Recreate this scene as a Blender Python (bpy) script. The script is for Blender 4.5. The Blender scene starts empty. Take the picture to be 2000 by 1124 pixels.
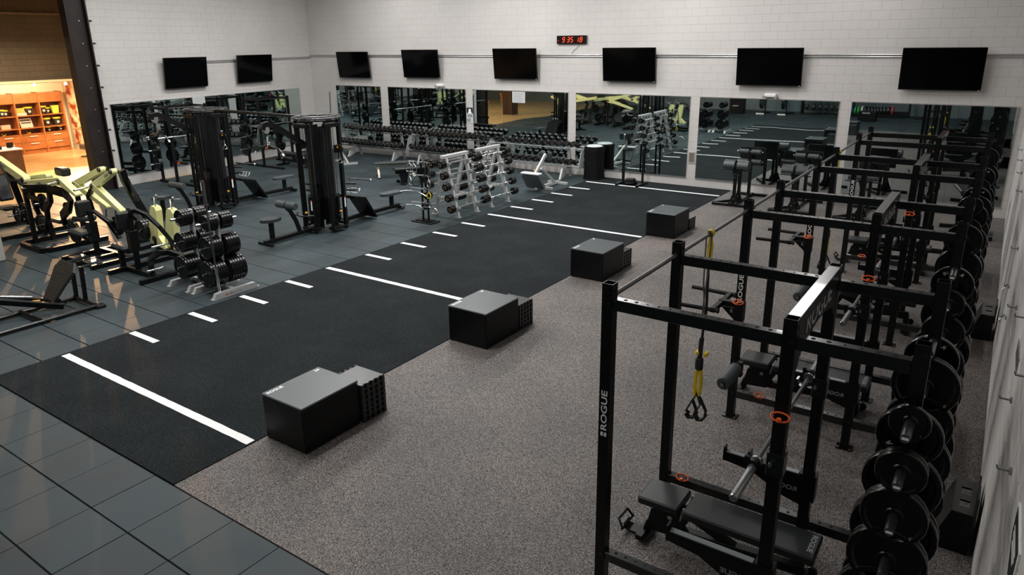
import bpy, math, random
from mathutils import Vector, Matrix
random.seed(7)
PI = math.pi
S = bpy.context.scene
COL = S.collection

# ---------------------------------------------------------------- camera
cd = bpy.data.cameras.new('camera'); cam = bpy.data.objects.new('camera', cd); COL.objects.link(cam)
RX = Vector((0.82535196, 0.564497, -0.01171668)); UX = Vector((-0.15882497, 0.25203182, 0.95459656)); FX = Vector((-0.54181987, 0.78601724, -0.29767118))
cam.matrix_world = Matrix(((RX.x, UX.x, -FX.x, 5.81101), (RX.y, UX.y, -FX.y, -2.86095), (RX.z, UX.z, -FX.z, 3.86610), (0, 0, 0, 1)))
cd.sensor_fit = 'HORIZONTAL'; cd.sensor_width = 36.0
cd.lens = 1385.66 / 2000 * 36.0
cd.shift_x = -(1002.43 - 1000) / 2000
cd.shift_y = (515.57 - 562) / 2000
cd.clip_start = 0.05; cd.clip_end = 200
S.camera = cam

# ---------------------------------------------------------------- world, lights, exposure
S.view_settings.view_transform = 'Standard'; S.view_settings.look = 'None'
S.view_settings.exposure = 0.0; S.view_settings.gamma = 1.0
S.view_settings.use_curve_mapping = False
wd = bpy.data.worlds.new('world'); S.world = wd; wd.use_nodes = True
wd.node_tree.nodes['Background'].inputs[0].default_value = (0.62, 0.72, 0.78, 1)
wd.node_tree.nodes['Background'].inputs[1].default_value = 0.012

def area(name, loc, sx, sy, power, color=(1, 1, 1), target=None):
    l = bpy.data.lights.new(name, 'AREA'); l.shape = 'RECTANGLE'; l.size = sx; l.size_y = sy; l.energy = power; l.color = color
    o = bpy.data.objects.new(name, l); COL.objects.link(o); o.location = loc
    if target: o.rotation_euler = (Vector(target) - Vector(loc)).to_track_quat('-Z', 'Y').to_euler()
    return o

# high bay lamps under the ceiling, rows running along the hall
for lx, ly, p in [(-11.5, 12.4, 235), (-6.6, 12.4, 280), (-1.6, 12.4, 290), (2.65, 13.6, 100),
                  (-11.5, 7.6, 190), (-6.6, 7.6, 210), (-1.8, 7.6, 230),
                  (-10.5, 2.4, 150), (-5.6, 2.4, 200), (-0.8, 2.4, 200), (3.2, 4.6, 12),
                  (-5.0, -3.0, 120), (0.5, -3.0, 80)]:
    area('high_bay_light', (lx, ly, 6.7), 0.45, 3.2, p * 1.0, (1.0, 0.985, 0.96))
def spot(name, loc, target, power, color, deg, size, blend=0.15):
    l = bpy.data.lights.new(name, 'SPOT'); l.energy = power; l.color = color; l.spot_size = math.radians(deg); l.spot_blend = blend; l.shadow_soft_size = size
    o = bpy.data.objects.new(name, l); COL.objects.link(o); o.location = loc
    o.rotation_euler = (Vector(target) - Vector(loc)).to_track_quat('-Z', 'Y').to_euler()
    return o
WARM = (1.0, 0.66, 0.36)
spot('lounge_spot_light', (-22.85, 9.95, 2.60), (-9.0, 3.6, 0.0), 4400, (1.0, 0.56, 0.27), 62, 0.03)
for y in (5.2, 7.4, 9.3):
    spot('shelf_spot_light', (-23.6, y, 2.60), (-24.95, y, 1.9), 150, WARM, 130, 0.04, 0.6)
spot('mural_spot_light', (-22.9, 10.0, 2.58), (-23.2, 10.85, 1.2), 480, (1.0, .74, .45), 120, 0.05, 0.6)
area('lounge_light', (-19.5, 7.6, 4.2), 3.0, 3.0, 420, (1.0, 0.72, 0.42))
area('seating_light', (-20.0, 0.0, 3.6), 4.0, 4.0, 130, (1.0, 0.78, 0.52))

# ---------------------------------------------------------------- mesh helper
class M:
    def __init__(s): s.v = []; s.f = []; s.sm = []; s.mi = []; s.cur = 0
    def add(s, vs, fs, sm=False):
        b = len(s.v); s.v += [tuple(v) for v in vs]
        for f in fs: s.f.append([b + i for i in f]); s.sm.append(sm); s.mi.append(s.cur)
        return s
    def mat(s, i): s.cur = i; return s
    def box(s, x0, x1, y0, y1, z0, z1, bev=0.0):
        return s.obb(((x0 + x1) / 2, (y0 + y1) / 2, (z0 + z1) / 2), (abs(x1 - x0), abs(y1 - y0), abs(z1 - z0)), None, bev)
    def obb(s, c, d, R=None, bev=0.0):
        hx, hy, hz = d[0] / 2, d[1] / 2, d[2] / 2
        c = Vector(c)
        T = (lambda p: c + (R @ Vector(p))) if R is not None else (lambda p: c + Vector(p))
        if bev <= 0:
            vs = [T((sx * hx, sy * hy, sz * hz)) for sx in (-1, 1) for sy in (-1, 1) for sz in (-1, 1)]
            return s.add(vs, [(0, 1, 3, 2), (4, 6, 7, 5), (0, 4, 5, 1), (2, 3, 7, 6), (0, 2, 6, 4), (1, 5, 7, 3)])
        b = min(bev, hx * .95, hy * .95, hz * .95); vs = []; ix = {}
        for sx in (-1, 1):
            for sy in (-1, 1):
                for sz in (-1, 1):
                    for k in range(3):
                        p = [sx * (hx - (b if k != 0 else 0)), sy * (hy - (b if k != 1 else 0)), sz * (hz - (b if k != 2 else 0))]
                        ix[(sx, sy, sz, k)] = len(vs); vs.append(T(p))
        fs = []
        for k in range(3):
            for sg in (-1, 1):
                q = []
                for a, b2 in ((-1, -1), (1, -1), (1, 1), (-1, 1)):
                    t = [0, 0, 0]; t[k] = sg; t[(k + 1) % 3] = a; t[(k + 2) % 3] = b2; q.append(ix[(t[0], t[1], t[2], k)])
                fs.append(q if sg > 0 else q[::-1])
        for k in range(3):
            k1, k2 = (k + 1) % 3, (k + 2) % 3
            for a in (-1, 1):
                for b2 in (-1, 1):
                    t0 = [0] * 3; t0[k] = -1; t0[k1] = a; t0[k2] = b2; t1 = list(t0); t1[k] = 1
                    q = [ix[(*t0, k1)], ix[(*t1, k1)], ix[(*t1, k2)], ix[(*t0, k2)]]
                    fs.append(q if a * b2 > 0 else q[::-1])
        for sx in (-1, 1):
            for sy in (-1, 1):
                for sz in (-1, 1):
                    q = [ix[(sx, sy, sz, k)] for k in range(3)]
                    fs.append(q if sx * sy * sz > 0 else q[::-1])
        return s.add(vs, fs)
    def beam(s, p, q, w, h, bev=0.0, up=(0, 0, 1), ext=0.0):
        p = Vector(p); q = Vector(q); d = (q - p); L = d.length; d.normalize(); up = Vector(up)
        if abs(d.dot(up)) > .98: up = Vector((0, 1, 0))
        a = d.cross(up).normalized(); b = a.cross(d).normalized()
        R = Matrix((a, d, b)).transposed()
        return s.obb((p + q) / 2, (w, L + ext * 2, h), R, bev)
    def ring(s, c, a, b, r, n): return [c + a * (r * math.cos(2 * PI * i / n)) + b * (r * math.sin(2 * PI * i / n)) for i in range(n)]
    def cyl(s, p, q, r, n=12, r2=None, cap=True):
        p = Vector(p); q = Vector(q); d = (q - p).normalized(); up = Vector((0, 0, 1)) if abs(d.z) < .9 else Vector((0, 1, 0))
        a = d.cross(up).normalized(); b = d.cross(a).normalized(); r2 = r if r2 is None else r2
        A = s.ring(p, a, b, r, n); B = s.ring(q, a, b, r2, n)
        s.add(A + B, [(i, (i + 1) % n, n + (i + 1) % n, n + i) for i in range(n)], True)
        if cap: s.add(A, [tuple(range(n))[::-1]]); s.add(B, [tuple(range(n))])
        return s
    def tube(s, pts, r, n=8, closed=False, cap=True):
        P = [Vector(p) for p in pts]; m = len(P); rings = []; a = None
        for i in range(m):
            if closed: t = (P[(i + 1) % m] - P[i - 1]).normalized()
            else: t = (P[min(i + 1, m - 1)] - P[max(i - 1, 0)]).normalized()
            if a is None:
                up = Vector((0, 0, 1)) if abs(t.z) < .9 else Vector((0, 1, 0)); a = t.cross(up).normalized()
            else: a = (a - t * a.dot(t)).normalized()
            b = t.cross(a).normalized(); rings.append(s.ring(P[i], a, b, r, n))
        vs = [v for R in rings for v in R]; k = m if closed else m - 1
        s.add(vs, [(i * n + j, i * n + (j + 1) % n, ((i + 1) % m) * n + (j + 1) % n, ((i + 1) % m) * n + j) for i in range(k) for j in range(n)], True)
        if cap and not closed: s.add(rings[0], [tuple(range(n))[::-1]]); s.add(rings[-1], [tuple(range(n))])
        return s
    def sweep(s, pts, w, h, side=(0, 1, 0)):
        # rectangular section: w along side, h across the path
        P = [Vector(p) for p in pts]; m = len(P); side = Vector(side).normalized(); vs = []
        for i in range(m):
            t = (P[min(i + 1, m - 1)] - P[max(i - 1, 0)]).normalized(); b = side.cross(t).normalized()
            for x, y in ((-1, -1), (1, -1), (1, 1), (-1, 1)): vs.append(P[i] + side * (x * w / 2) + b * (y * h / 2))
        fs = [(i * 4 + j, i * 4 + (j + 1) % 4, i * 4 + 4 + (j + 1) % 4, i * 4 + 4 + j) for i in range(m - 1) for j in range(4)]
        return s.add(vs, fs + [(0, 3, 2, 1), (m * 4 - 4, m * 4 - 3, m * 4 - 2, m * 4 - 1)])
    def lathe(s, prof, c=(0, 0, 0), axis=(0, 1, 0), n=20, closed=False, sm=True):
        d = Vector(axis).normalized(); up = Vector((0, 0, 1)) if abs(d.z) < .9 else Vector((0, 1, 0)); a = d.cross(up).normalized(); b = d.cross(a).normalized(); c = Vector(c)
        for (r0, y0), (r1, y1) in zip(prof[:-1], prof[1:]):
            A = s.ring(c + d * y0, a, b, max(r0, 1e-4), n); B = s.ring(c + d * y1, a, b, max(r1, 1e-4), n)
            s.add(A + B, [(i, (i + 1) % n, n + (i + 1) % n, n + i) for i in range(n)], sm)
        return s
    def prism(s, poly, d0, d1, T):
        # T(u, v, w) -> point ; polygon in (u, v), depth w from d0 to d1
        n = len(poly); A = [T(u, v, d0) for u, v in poly]; B = [T(u, v, d1) for u, v in poly]
        s.add(A + B, [tuple(range(n))[::-1], tuple(range(n, 2 * n))] + [(i, (i + 1) % n, n + (i + 1) % n, n + i) for i in range(n)])
        return s
    def mesh(s, vs, fs, T): return s.add([T @ Vector(v) for v in vs], fs)
    def build(s, name, mats, parent=None, off=None):
        me = bpy.data.meshes.new(name)
        vs = s.v if off is None else [(v[0] - off[0], v[1] - off[1], v[2] - off[2]) for v in s.v]
        me.from_pydata(vs, [], s.f); me.polygons.foreach_set('use_smooth', s.sm); me.polygons.foreach_set('material_index', s.mi)
        for m in (mats if isinstance(mats, (list, tuple)) else [mats]): me.materials.append(m)
        me.update()
        o = bpy.data.objects.new(name, me); COL.objects.link(o)
        if parent is not None: o.parent = parent
        return o

XZ = lambda u, v, w: Vector((u, w, v))
YZ = lambda u, v, w: Vector((w, u, v))
XY = lambda u, v, w: Vector((u, v, w))

def thing(name, label, cat, loc=(0, 0, 0), rz=0.0, group=None):
    o = bpy.data.objects.new(name, None); COL.objects.link(o); o.location = loc; o.rotation_euler = (0, 0, rz); o.empty_display_size = .1
    o['label'] = label; o['category'] = cat
    if group: o['group'] = group
    return o
def tag(o, label, cat, group=None, kind=None):
    o['label'] = label; o['category'] = cat
    if group: o['group'] = group
    if kind: o['kind'] = kind
    return o
def struct(o): o['kind'] = 'structure'; return o
def part(m, name, mat, root, world=False, label=None):
    o = m.build(name, mat, root, tuple(root.location) if world else None)
    if label: o['label'] = label
    return o
KIDS = {}
def kids(o): return list(o.children)
def copy_tree(o, parent=None):
    c = o.copy(); COL.objects.link(c); c.parent = parent
    for ch in kids(o): copy_tree(ch, c)
    return c
def dup(src, label, loc, rz=None, group=None):
    c = copy_tree(src); c.location = loc; c['label'] = label
    if rz is not None: c.rotation_euler = (0, 0, rz)
    if group: c['group'] = group
    return c

_txt = {}
def text(string, size=1.0, bold=0.0, spacing=1.0):
    k = (string, bold, spacing)
    if k not in _txt:
        c = bpy.data.curves.new('t', 'FONT'); c.body = string; c.size = 1.0; c.offset = bold; c.align_x = 'LEFT'; c.space_character = spacing; c.resolution_u = 3
        o = bpy.data.objects.new('t', c); COL.objects.link(o)
        me = bpy.data.meshes.new_from_object(o); vs = [v.co.copy() for v in me.vertices]; fs = [tuple(p.vertices) for p in me.polygons]
        bpy.data.objects.remove(o); bpy.data.curves.remove(c); bpy.data.meshes.remove(me)
        x0 = min(v.x for v in vs); x1 = max(v.x for v in vs); y0 = min(v.y for v in vs); y1 = max(v.y for v in vs)
        _txt[k] = ([Vector(((v.x - x0) / (x1 - x0), (v.y - y0) / (y1 - y0), 0)) for v in vs], fs)
    return _txt[k]
def put_text(m, string, origin, right, up, w, h, bold=.02):
    vs, fs = text(string, 1, bold); o = Vector(origin); r = Vector(right).normalized() * w; u = Vector(up).normalized() * h
    return m.add([o + r * v.x + u * v.y for v in vs], fs)

ORD = ['first', 'second', 'third', 'fourth', 'fifth', 'sixth', 'seventh', 'eighth', 'ninth', 'tenth', 'eleventh', 'twelfth', 'thirteenth', 'fourteenth', 'fifteenth', 'sixteenth',
       'seventeenth', 'eighteenth', 'nineteenth', 'twentieth', 'twenty-first', 'twenty-second', 'twenty-third', 'twenty-fourth', 'twenty-fifth', 'twenty-sixth', 'twenty-seventh',
       'twenty-eighth', 'twenty-ninth', 'thirtieth', 'thirty-first', 'thirty-second', 'thirty-third', 'thirty-fourth', 'thirty-fifth', 'thirty-sixth', 'thirty-seventh', 'thirty-eighth',
       'thirty-ninth', 'fortieth', 'forty-first', 'forty-second', 'forty-third', 'forty-fourth', 'forty-fifth', 'forty-sixth', 'forty-seventh', 'forty-eighth', 'forty-ninth', 'fiftieth']

# ---------------------------------------------------------------- materials
def mat(name, col, rough=.5, metal=0.0, spec=.5, noise=None, bump=None, emit=None, coat=0):
    m = bpy.data.materials.new(name); m.use_nodes = True; nt = m.node_tree; b = nt.nodes['Principled BSDF']
    b.inputs['Base Color'].default_value = (*col, 1); b.inputs['Roughness'].default_value = rough; b.inputs['Metallic'].default_value = metal
    b.inputs['Specular IOR Level'].default_value = spec; b.inputs['Coat Weight'].default_value = coat
    if emit: b.inputs['Emission Color'].default_value = (*emit[0], 1); b.inputs['Emission Strength'].default_value = emit[1]
    if noise or bump:
        tc = nt.nodes.new('ShaderNodeTexCoord')
    if noise:   # (scale, second colour, lo, hi)
        n = nt.nodes.new('ShaderNodeTexNoise'); n.inputs['Scale'].default_value = noise[0]; n.inputs['Detail'].default_value = 4
        nt.links.new(tc.outputs['Object'], n.inputs['Vector'])
        r = nt.nodes.new('ShaderNodeValToRGB'); r.color_ramp.elements[0].position = noise[2]; r.color_ramp.elements[1].position = noise[3]
        r.color_ramp.elements[0].color = (*col, 1); r.color_ramp.elements[1].color = (*noise[1], 1)
        nt.links.new(n.outputs['Fac'], r.inputs[0]); nt.links.new(r.outputs[0], b.inputs['Base Color'])
    if bump:    # (scale, strength, distance)
        n2 = nt.nodes.new('ShaderNodeTexNoise'); n2.inputs['Scale'].default_value = bump[0]; n2.inputs['Detail'].default_value = 3
        nt.links.new(tc.outputs['Object'], n2.inputs['Vector'])
        bp = nt.nodes.new('ShaderNodeBump'); bp.inputs['Strength'].default_value = bump[1]; bp.inputs['Distance'].default_value = bump[2]
        nt.links.new(n2.outputs['Fac'], bp.inputs['Height']); nt.links.new(bp.outputs[0], b.inputs['Normal'])
    return m
BLK = mat('black_powder_coat', (.003, .0033, .0036), .38, spec=.28, noise=(9, (.005, .0053, .0057), .4, .7))
SATIN = mat('black_satin_steel', (.006, .0066, .007), .24, spec=.6, coat=.15)
RUBBER = mat('black_rubber', (.005, .0055, .006), .34, bump=(60, .15, .002))
GRIP = mat('black_urethane', (.003, .003, .0035), .25, spec=.45)
PAD = mat('charcoal_upholstery', (.028, .036, .039), .42, bump=(120, .25, .001))
PADB = mat('black_upholstery', (.009, .011, .012), .4, bump=(120, .3, .001))
FOAM = mat('foam_roller', (.045, .055, .06), .6, bump=(200, .3, .001))
CHROME = mat('chrome', (.75, .77, .78), .16, 1.0)
STEEL = mat('brushed_steel', (.42, .43, .44), .32, 1.0)
SILVER = mat('silver_paint', (.47, .48, .475), .4, .25)
DKSTEEL = mat('dark_bar_steel', (.16, .165, .17), .35, .9)
WHITEP = mat('white_plastic', (.75, .76, .76), .4)
UHMW = mat('grey_wear_strip', (.17, .19, .2), .3)
YEL = mat('pale_yellow_paint', (.80, .79, .36), .35)
STRAPY = mat('yellow_webbing', (.80, .62, .03), .6)
STRAPB = mat('black_webbing', (.012, .012, .012), .7)
ORANGE = mat('orange_plastic', (.90, .13, .02), .4)
AMBER = mat('amber_knob', (.85, .38, .02), .4)
RED = mat('red_print', (.6, .03, .02), .5)
WHITE = mat('white_print', (.92, .94, .94), .5)
GREYPRINT = mat('grey_print', (.28, .29, .3), .5)
GREEN = mat('green_rubber', (.02, .35, .06), .45)
BLUE = mat('blue_rubber', (.02, .09, .5), .45)
REDR = mat('red_rubber', (.5, .03, .02), .45)
BAND = mat('grey_band', (.12, .11, .105), .6)
CLOTH = mat('black_cloth', (.004, .004, .0045), .8, spec=.15, bump=(14, .5, .02))
VINYL = mat('black_vinyl', (.0035, .004, .0045), .42, spec=.25, bump=(5, .25, .02))
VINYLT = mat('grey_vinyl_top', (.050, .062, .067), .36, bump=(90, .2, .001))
DARKPL = mat('dark_plastic', (.03, .032, .034), .3, bump=(70, .4, .003))
SCREEN = mat('screen_glass', (.0012, .0012, .0016), .1, spec=.12)
BEZEL = mat('black_bezel', (.006, .006, .006), .3)
GALV = mat('galvanised_conduit', (.55, .56, .57), .3, .8)
WOODO = mat('orange_wood', (.36, .125, .04), .35, noise=(3.5, (.48, .19, .065), .35, .7))
WOODD = mat('dark_wood', (.07, .032, .017), .4, noise=(5, (.11, .05, .025), .35, .7))
CABIN = mat('cabinet_inside', (.16, .06, .035), .5)
LEDW = mat('shelf_light_strip', (1, .9, .7), .5, emit=((1, .8, .5), 2.5))
LAMP = mat('lamp_lens', (1, .9, .7), .5, emit=((1, .85, .6), 90))
LEDR = mat('led_red', (.8, .05, .01), .5, emit=((1.0, .07, .015), 1.8))
STEELB = mat('brown_black_steel', (.013, .009, .009), .5, spec=.3, noise=(2.5, (.026, .016, .013), .35, .7))
PAPER = mat('paper', (.55, .57, .57), .6)
HOLE = mat('hole', (.002, .002, .002), .9)
TUBCOL = mat('tub_black', (.03, .03, .03), .35)
LIDY = mat('tub_lid_yellow', (.75, .62, .04), .4)
CARTON = mat('carton', (.75, .42, .1), .6)
PINKB = mat('pale_carton', (.75, .45, .38), .6)
LIME = mat('lime_pouch', (.45, .7, .1), .45)
LOUNGEF = mat('tan_lounge_floor', (.52, .36, .17), .25, noise=(1.6, (.62, .44, .22), .35, .7))
CEIL = mat('ceiling_paint', (.30, .31, .32), .8)
CONC = mat('concrete_slab', (.02, .02, .021), .8)

def nodes_mat(name):
    m = bpy.data.materials.new(name); m.use_nodes = True; nt = m.node_tree; return m, nt, nt.nodes['Principled BSDF']
def ramp(nt, src, stops):
    r = nt.nodes.new('ShaderNodeValToRGB'); e = r.color_ramp.elements
    e[0].position, e[0].color = stops[0][0], (*stops[0][1], 1); e[1].position, e[1].color = stops[-1][0], (*stops[-1][1], 1)
    for p, c in stops[1:-1]: x = e.new(p); x.color = (*c, 1)
    nt.links.new(src, r.inputs[0]); return r.outputs[0]
def tex(nt, kind, scale, detail=2, coord='Object', **kw):
    tc = nt.nodes.new('ShaderNodeTexCoord'); n = nt.nodes.new(kind); n.inputs['Scale'].default_value = scale
    if 'Detail' in n.inputs: n.inputs['Detail'].default_value = detail
    nt.links.new(tc.outputs[coord], n.inputs['Vector']); return n
def mix(nt, fac, a, b, mode='MIX'):
    m = nt.nodes.new('ShaderNodeMix'); m.data_type = 'RGBA'; m.blend_type = mode
    for i, x in ((0, fac), (6, a), (7, b)):
        if hasattr(x, 'is_linked') or hasattr(x, 'links'): nt.links.new(x, m.inputs[i])
        elif isinstance(x, (int, float)): m.inputs[i].default_value = x
        else: m.inputs[i].default_value = (*x, 1)
    return m.outputs[2]
def bumpn(nt, h, s, d):
    b = nt.nodes.new('ShaderNodeBump'); b.inputs['Strength'].default_value = s; b.inputs['Distance'].default_value = d
    nt.links.new(h, b.inputs['Height']); return b.outputs[0]

# speckled rolled rubber
SPECK, nt, b = nodes_mat('speckled_rubber')
v1 = tex(nt, 'ShaderNodeTexVoronoi', 190); n1 = tex(nt, 'ShaderNodeTexNoise', 210, 1); n2 = tex(nt, 'ShaderNodeTexNoise', .8, 3)
base = ramp(nt, n1.outputs['Fac'], [(.38, (.004, .004, .005)), (.50, (.019, .0175, .019)), (.60, (.036, .033, .034))])
sc = nt.nodes.new('ShaderNodeSeparateColor'); nt.links.new(v1.outputs['Color'], sc.inputs[0]); fleck = ramp(nt, sc.outputs[0], [(.91, (0, 0, 0)), (.95, (1, 1, 1))])
sp = mix(nt, fleck, base, (.34, .30, .27))
wear = ramp(nt, n2.outputs['Fac'], [(.35, (.66, .68, .71)), (.65, (.94, .92, .93))])
nt.links.new(mix(nt, 1.0, sp, wear, 'MULTIPLY'), b.inputs['Base Color']); b.inputs['Roughness'].default_value = .62; b.inputs['Specular IOR Level'].default_value = .3
nt.links.new(bumpn(nt, n1.outputs['Fac'], .2, .001), b.inputs['Normal'])
# turf
TURF, nt, b = nodes_mat('black_turf')
n1 = tex(nt, 'ShaderNodeTexNoise', 170, 2); n2 = tex(nt, 'ShaderNodeTexNoise', 1.3, 4)
c = ramp(nt, n1.outputs['Fac'], [(.38, (.0012, .002, .0024)), (.5, (.0062, .0092, .0105)), (.64, (.034, .041, .044))])
w = ramp(nt, n2.outputs['Fac'], [(.3, (.75, .75, .75)), (.7, (1.25, 1.25, 1.25))])
nt.links.new(mix(nt, 1.0, c, w, 'MULTIPLY'), b.inputs['Base Color']); b.inputs['Roughness'].default_value = .95; b.inputs['Specular IOR Level'].default_value = .15
nt.links.new(bumpn(nt, n1.outputs['Fac'], .6, .004), b.inputs['Normal'])
LINEW = mat('white_turf_fibre', (.84, .85, .85), .7, bump=(150, .5, .003))
# rubber tiles
TILE, nt, b = nodes_mat('grey_rubber_tile')
n1 = tex(nt, 'ShaderNodeTexNoise', 190, 1); n2 = tex(nt, 'ShaderNodeTexNoise', 1.1, 5)
g = nt.nodes.new('ShaderNodeNewGeometry'); oi = nt.nodes.new('ShaderNodeObjectInfo')
n3 = nt.nodes.new('ShaderNodeTexNoise'); n3.inputs['Scale'].default_value = 1.1; n3.inputs['Detail'].default_value = 5; nt.links.new(g.outputs['Position'], n3.inputs['Vector'])
c = ramp(nt, n1.outputs['Fac'], [(.35, (.016, .028, .034)), (.65, (.028, .044, .051))])
w = ramp(nt, n3.outputs['Fac'], [(.32, (.55, .57, .58)), (.5, (1.0, 1.0, 1.0)), (.68, (1.35, 1.33, 1.30))])
w2 = ramp(nt, oi.outputs['Random'], [(0, (.88, .88, .88)), (1, (1.1, 1.1, 1.1))])
nt.links.new(mix(nt, 1.0, mix(nt, 1.0, c, w, 'MULTIPLY'), w2, 'MULTIPLY'), b.inputs['Base Color'])
rr = ramp(nt, n3.outputs['Fac'], [(.3, (.54, .54, .54)), (.7, (.68, .68, .68))]); nt.links.new(rr, b.inputs['Roughness']); b.inputs['Specular IOR Level'].default_value = .42
nt.links.new(bumpn(nt, n1.outputs['Fac'], .12, .001), b.inputs['Normal'])
# painted block walls
def wallmat(name, a, c2, rough=.6):
    m, nt, b = nodes_mat(name)
    g = nt.nodes.new('ShaderNodeNewGeometry'); n = nt.nodes.new('ShaderNodeTexNoise'); n.inputs['Scale'].default_value = 1.1; n.inputs['Detail'].default_value = 5
    nt.links.new(g.outputs['Position'], n.inputs['Vector'])
    nf = nt.nodes.new('ShaderNodeTexNoise'); nf.inputs['Scale'].default_value = 55; nf.inputs['Detail'].default_value = 3; nt.links.new(g.outputs['Position'], nf.inputs['Vector'])
    nt.links.new(ramp(nt, n.outputs['Fac'], [(.3, a), (.7, c2)]), b.inputs['Base Color']); b.inputs['Roughness'].default_value = rough
    nt.links.new(bumpn(nt, nf.outputs['Fac'], .35, .004), b.inputs['Normal']); return m
WALL = wallmat('warm_grey_block_paint', (.525, .500, .482), (.570, .545, .526))
MORT = mat('painted_mortar', (.43, .408, .394), .7)
BWALL = wallmat('brown_block_paint', (.052, .047, .040), (.072, .064, .054), .7)
BMORT = mat('brown_mortar', (.05, .034, .022), .8)
RWALL = wallmat('blue_grey_paint', (.10, .135, .15), (.13, .17, .185), .6)
# mirror glass
MIRR, nt, b = nodes_mat('mirror_glass')
b.inputs['Base Color'].default_value = (.60, .685, .675, 1); b.inputs['Metallic'].default_value = 1; b.inputs['Roughness'].default_value = .015
n = tex(nt, 'ShaderNodeTexNoise', 1.1, 1); nt.links.new(bumpn(nt, n.outputs['Fac'], .06, .02), b.inputs['Normal'])
# mural
MURAL, nt, b = nodes_mat('mural_print')
n = tex(nt, 'ShaderNodeTexNoise', 2.2, 6); nt.links.new(ramp(nt, n.outputs['Fac'], [(.40, (.35, .06, .03)), (.46, (.75, .38, .16)), (.52, (.85, .75, .55)), (.7, (.9, .85, .75))]), b.inputs['Base Color'])
b.inputs['Roughness'].default_value = .5
# ================================================================ SETTING
RWX = 6.133; BY = 15.938; HZ = 7.2
LP0 = Vector((-15.05, 7.3, 0)); LD = Vector((-0.15437688, 0.98801203, 0)); LN = Vector((0.98801203, 0.15437688, 0)); LL = 8.745
def in_view(p, mx=1.08):
    d = Vector(p) - cam.matrix_world.translation; z = d.dot(FX)
    if z < .3: return 0
    x = d.dot(RX) / z / (1000 / 1385.66); y = (d.dot(UX) / z + .033) / (562 / 1385.66)
    return z if abs(x) < mx and abs(y) < mx else 0

def block_wall(name, O, u, n, L, z0, z1, wm, bm, bw=.406, bh=.203, limit=300, thick=.2, joint=.006, deep=.0022, skip=None):
    O = Vector(O); u = Vector(u).normalized(); n = Vector(n).normalized()
    slab = M(); R = Matrix((u, -n, Vector((0, 0, 1)))).transposed()
    slab.obb(O + u * L / 2 - n * (thick / 2 + deep) + Vector((0, 0, (z0 + z1) / 2)), (L, thick, z1 - z0), R)
    w = struct(slab.build(name, bm))
    full = M(); full.obb((0, 0, 0), (bw - joint, deep * 2, bh - joint), R, min(.0035, deep * .9)); fo = full.build('block', wm, w); fme = fo.data; first = fo
    cells = []; r = 0; z = z0
    while z < z1 - .02:
        h = min(bh, z1 - z); x = -(bw / 2 if r % 2 else 0)
        while x < L - .01:
            a, b2 = max(x, 0), min(x + bw, L)
            if b2 - a > .03:
                c = O + u * ((a + b2) / 2) + Vector((0, 0, z + h / 2))
                if not (skip and skip((a + b2) / 2, z + h / 2)): cells.append((c, b2 - a, h, in_view(c)))
            x += bw
        z += bh; r += 1
    fulls = sorted([k for k in cells if k[3] > 0 and abs(k[1] - bw) < .01 and abs(k[2] - bh) < .01], key=lambda k: k[3])[:limit]
    ids = set(id(k) for k in fulls); st = M()
    for i, k in enumerate(fulls):
        o = first if i == 0 else first.copy()
        if i: COL.objects.link(o)
        o.location = k[0] - n * deep
    for k in cells:
        if id(k) in ids: continue
        st.obb(k[0] - n * deep, (k[1] - joint, deep * 2, k[2] - joint), R)
    if st.v:
        s = st.build('block', wm, w); s['kind'] = 'stuff'
    return w

wall_back = block_wall('wall_back', (-16.42, BY, 0), (1, 0, 0), (0, -1, 0), 22.57, 0, HZ, WALL, MORT)
wall_left = block_wall('wall_left', LP0, LD, LN, LL, 0, HZ, WALL, MORT)
wall_right = block_wall('wall_right', (RWX, BY, 0), (0, -1, 0), (-1, 0, 0), BY + 7.0, 0, HZ, WALL, MORT, deep=.006, joint=.01)
wall_lounge = block_wall('wall_lounge', (-22.6, 12.2, 0), (0, -1, 0), (1, 0, 0), 14.0, 2.70, 5.0, BWALL, BMORT, limit=220, thick=.18, deep=.004, joint=.009)
m = M()
for i in range(180):     # corrugated sheet above the brown blocks
    y = 12.2 - i * .0785
    m.add([(-22.62, y, 5.03), (-22.56, y - .0392, 5.03), (-22.62, y - .0785, 5.03), (-22.62, y, HZ), (-22.56, y - .0392, HZ), (-22.62, y - .0785, HZ)], [(0, 3, 4, 1), (1, 4, 5, 2)])
m.box(-22.7, -22.53, -1.9, 12.2, 4.99, 5.05)
struct(m.build('trim_1', mat('corrugated_sheet', (.13, .105, .085), .5, .2)))
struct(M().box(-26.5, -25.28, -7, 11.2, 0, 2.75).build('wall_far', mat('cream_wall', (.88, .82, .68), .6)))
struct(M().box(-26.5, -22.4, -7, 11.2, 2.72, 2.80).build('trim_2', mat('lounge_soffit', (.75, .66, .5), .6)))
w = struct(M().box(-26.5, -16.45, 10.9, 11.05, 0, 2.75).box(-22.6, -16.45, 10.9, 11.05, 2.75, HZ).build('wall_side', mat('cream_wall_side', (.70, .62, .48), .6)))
tag(M().box(-24.98, -21.2, 10.868, 10.9, .22, 2.66).build('wall_mural', MURAL), 'orange and cream mural panel on the lounge wall behind the high table', 'mural')
struct(M().box(-24.7, -16.45, 10.86, 10.9, 0, .16).build('baseboard_side', mat('dark_base', (.12, .1, .08), .5)))
struct(M().box(-26.5, RWX, -7.2, -7.0, 0, HZ).build('wall_rear', RWALL))
struct(M().box(-26.7, -26.5, -7.2, 12, 0, HZ).build('wall_west', BWALL))
struct(M().box(-26.7, RWX + .2, -7.2, BY + .2, HZ, HZ + .1).build('ceiling', CEIL))

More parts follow.
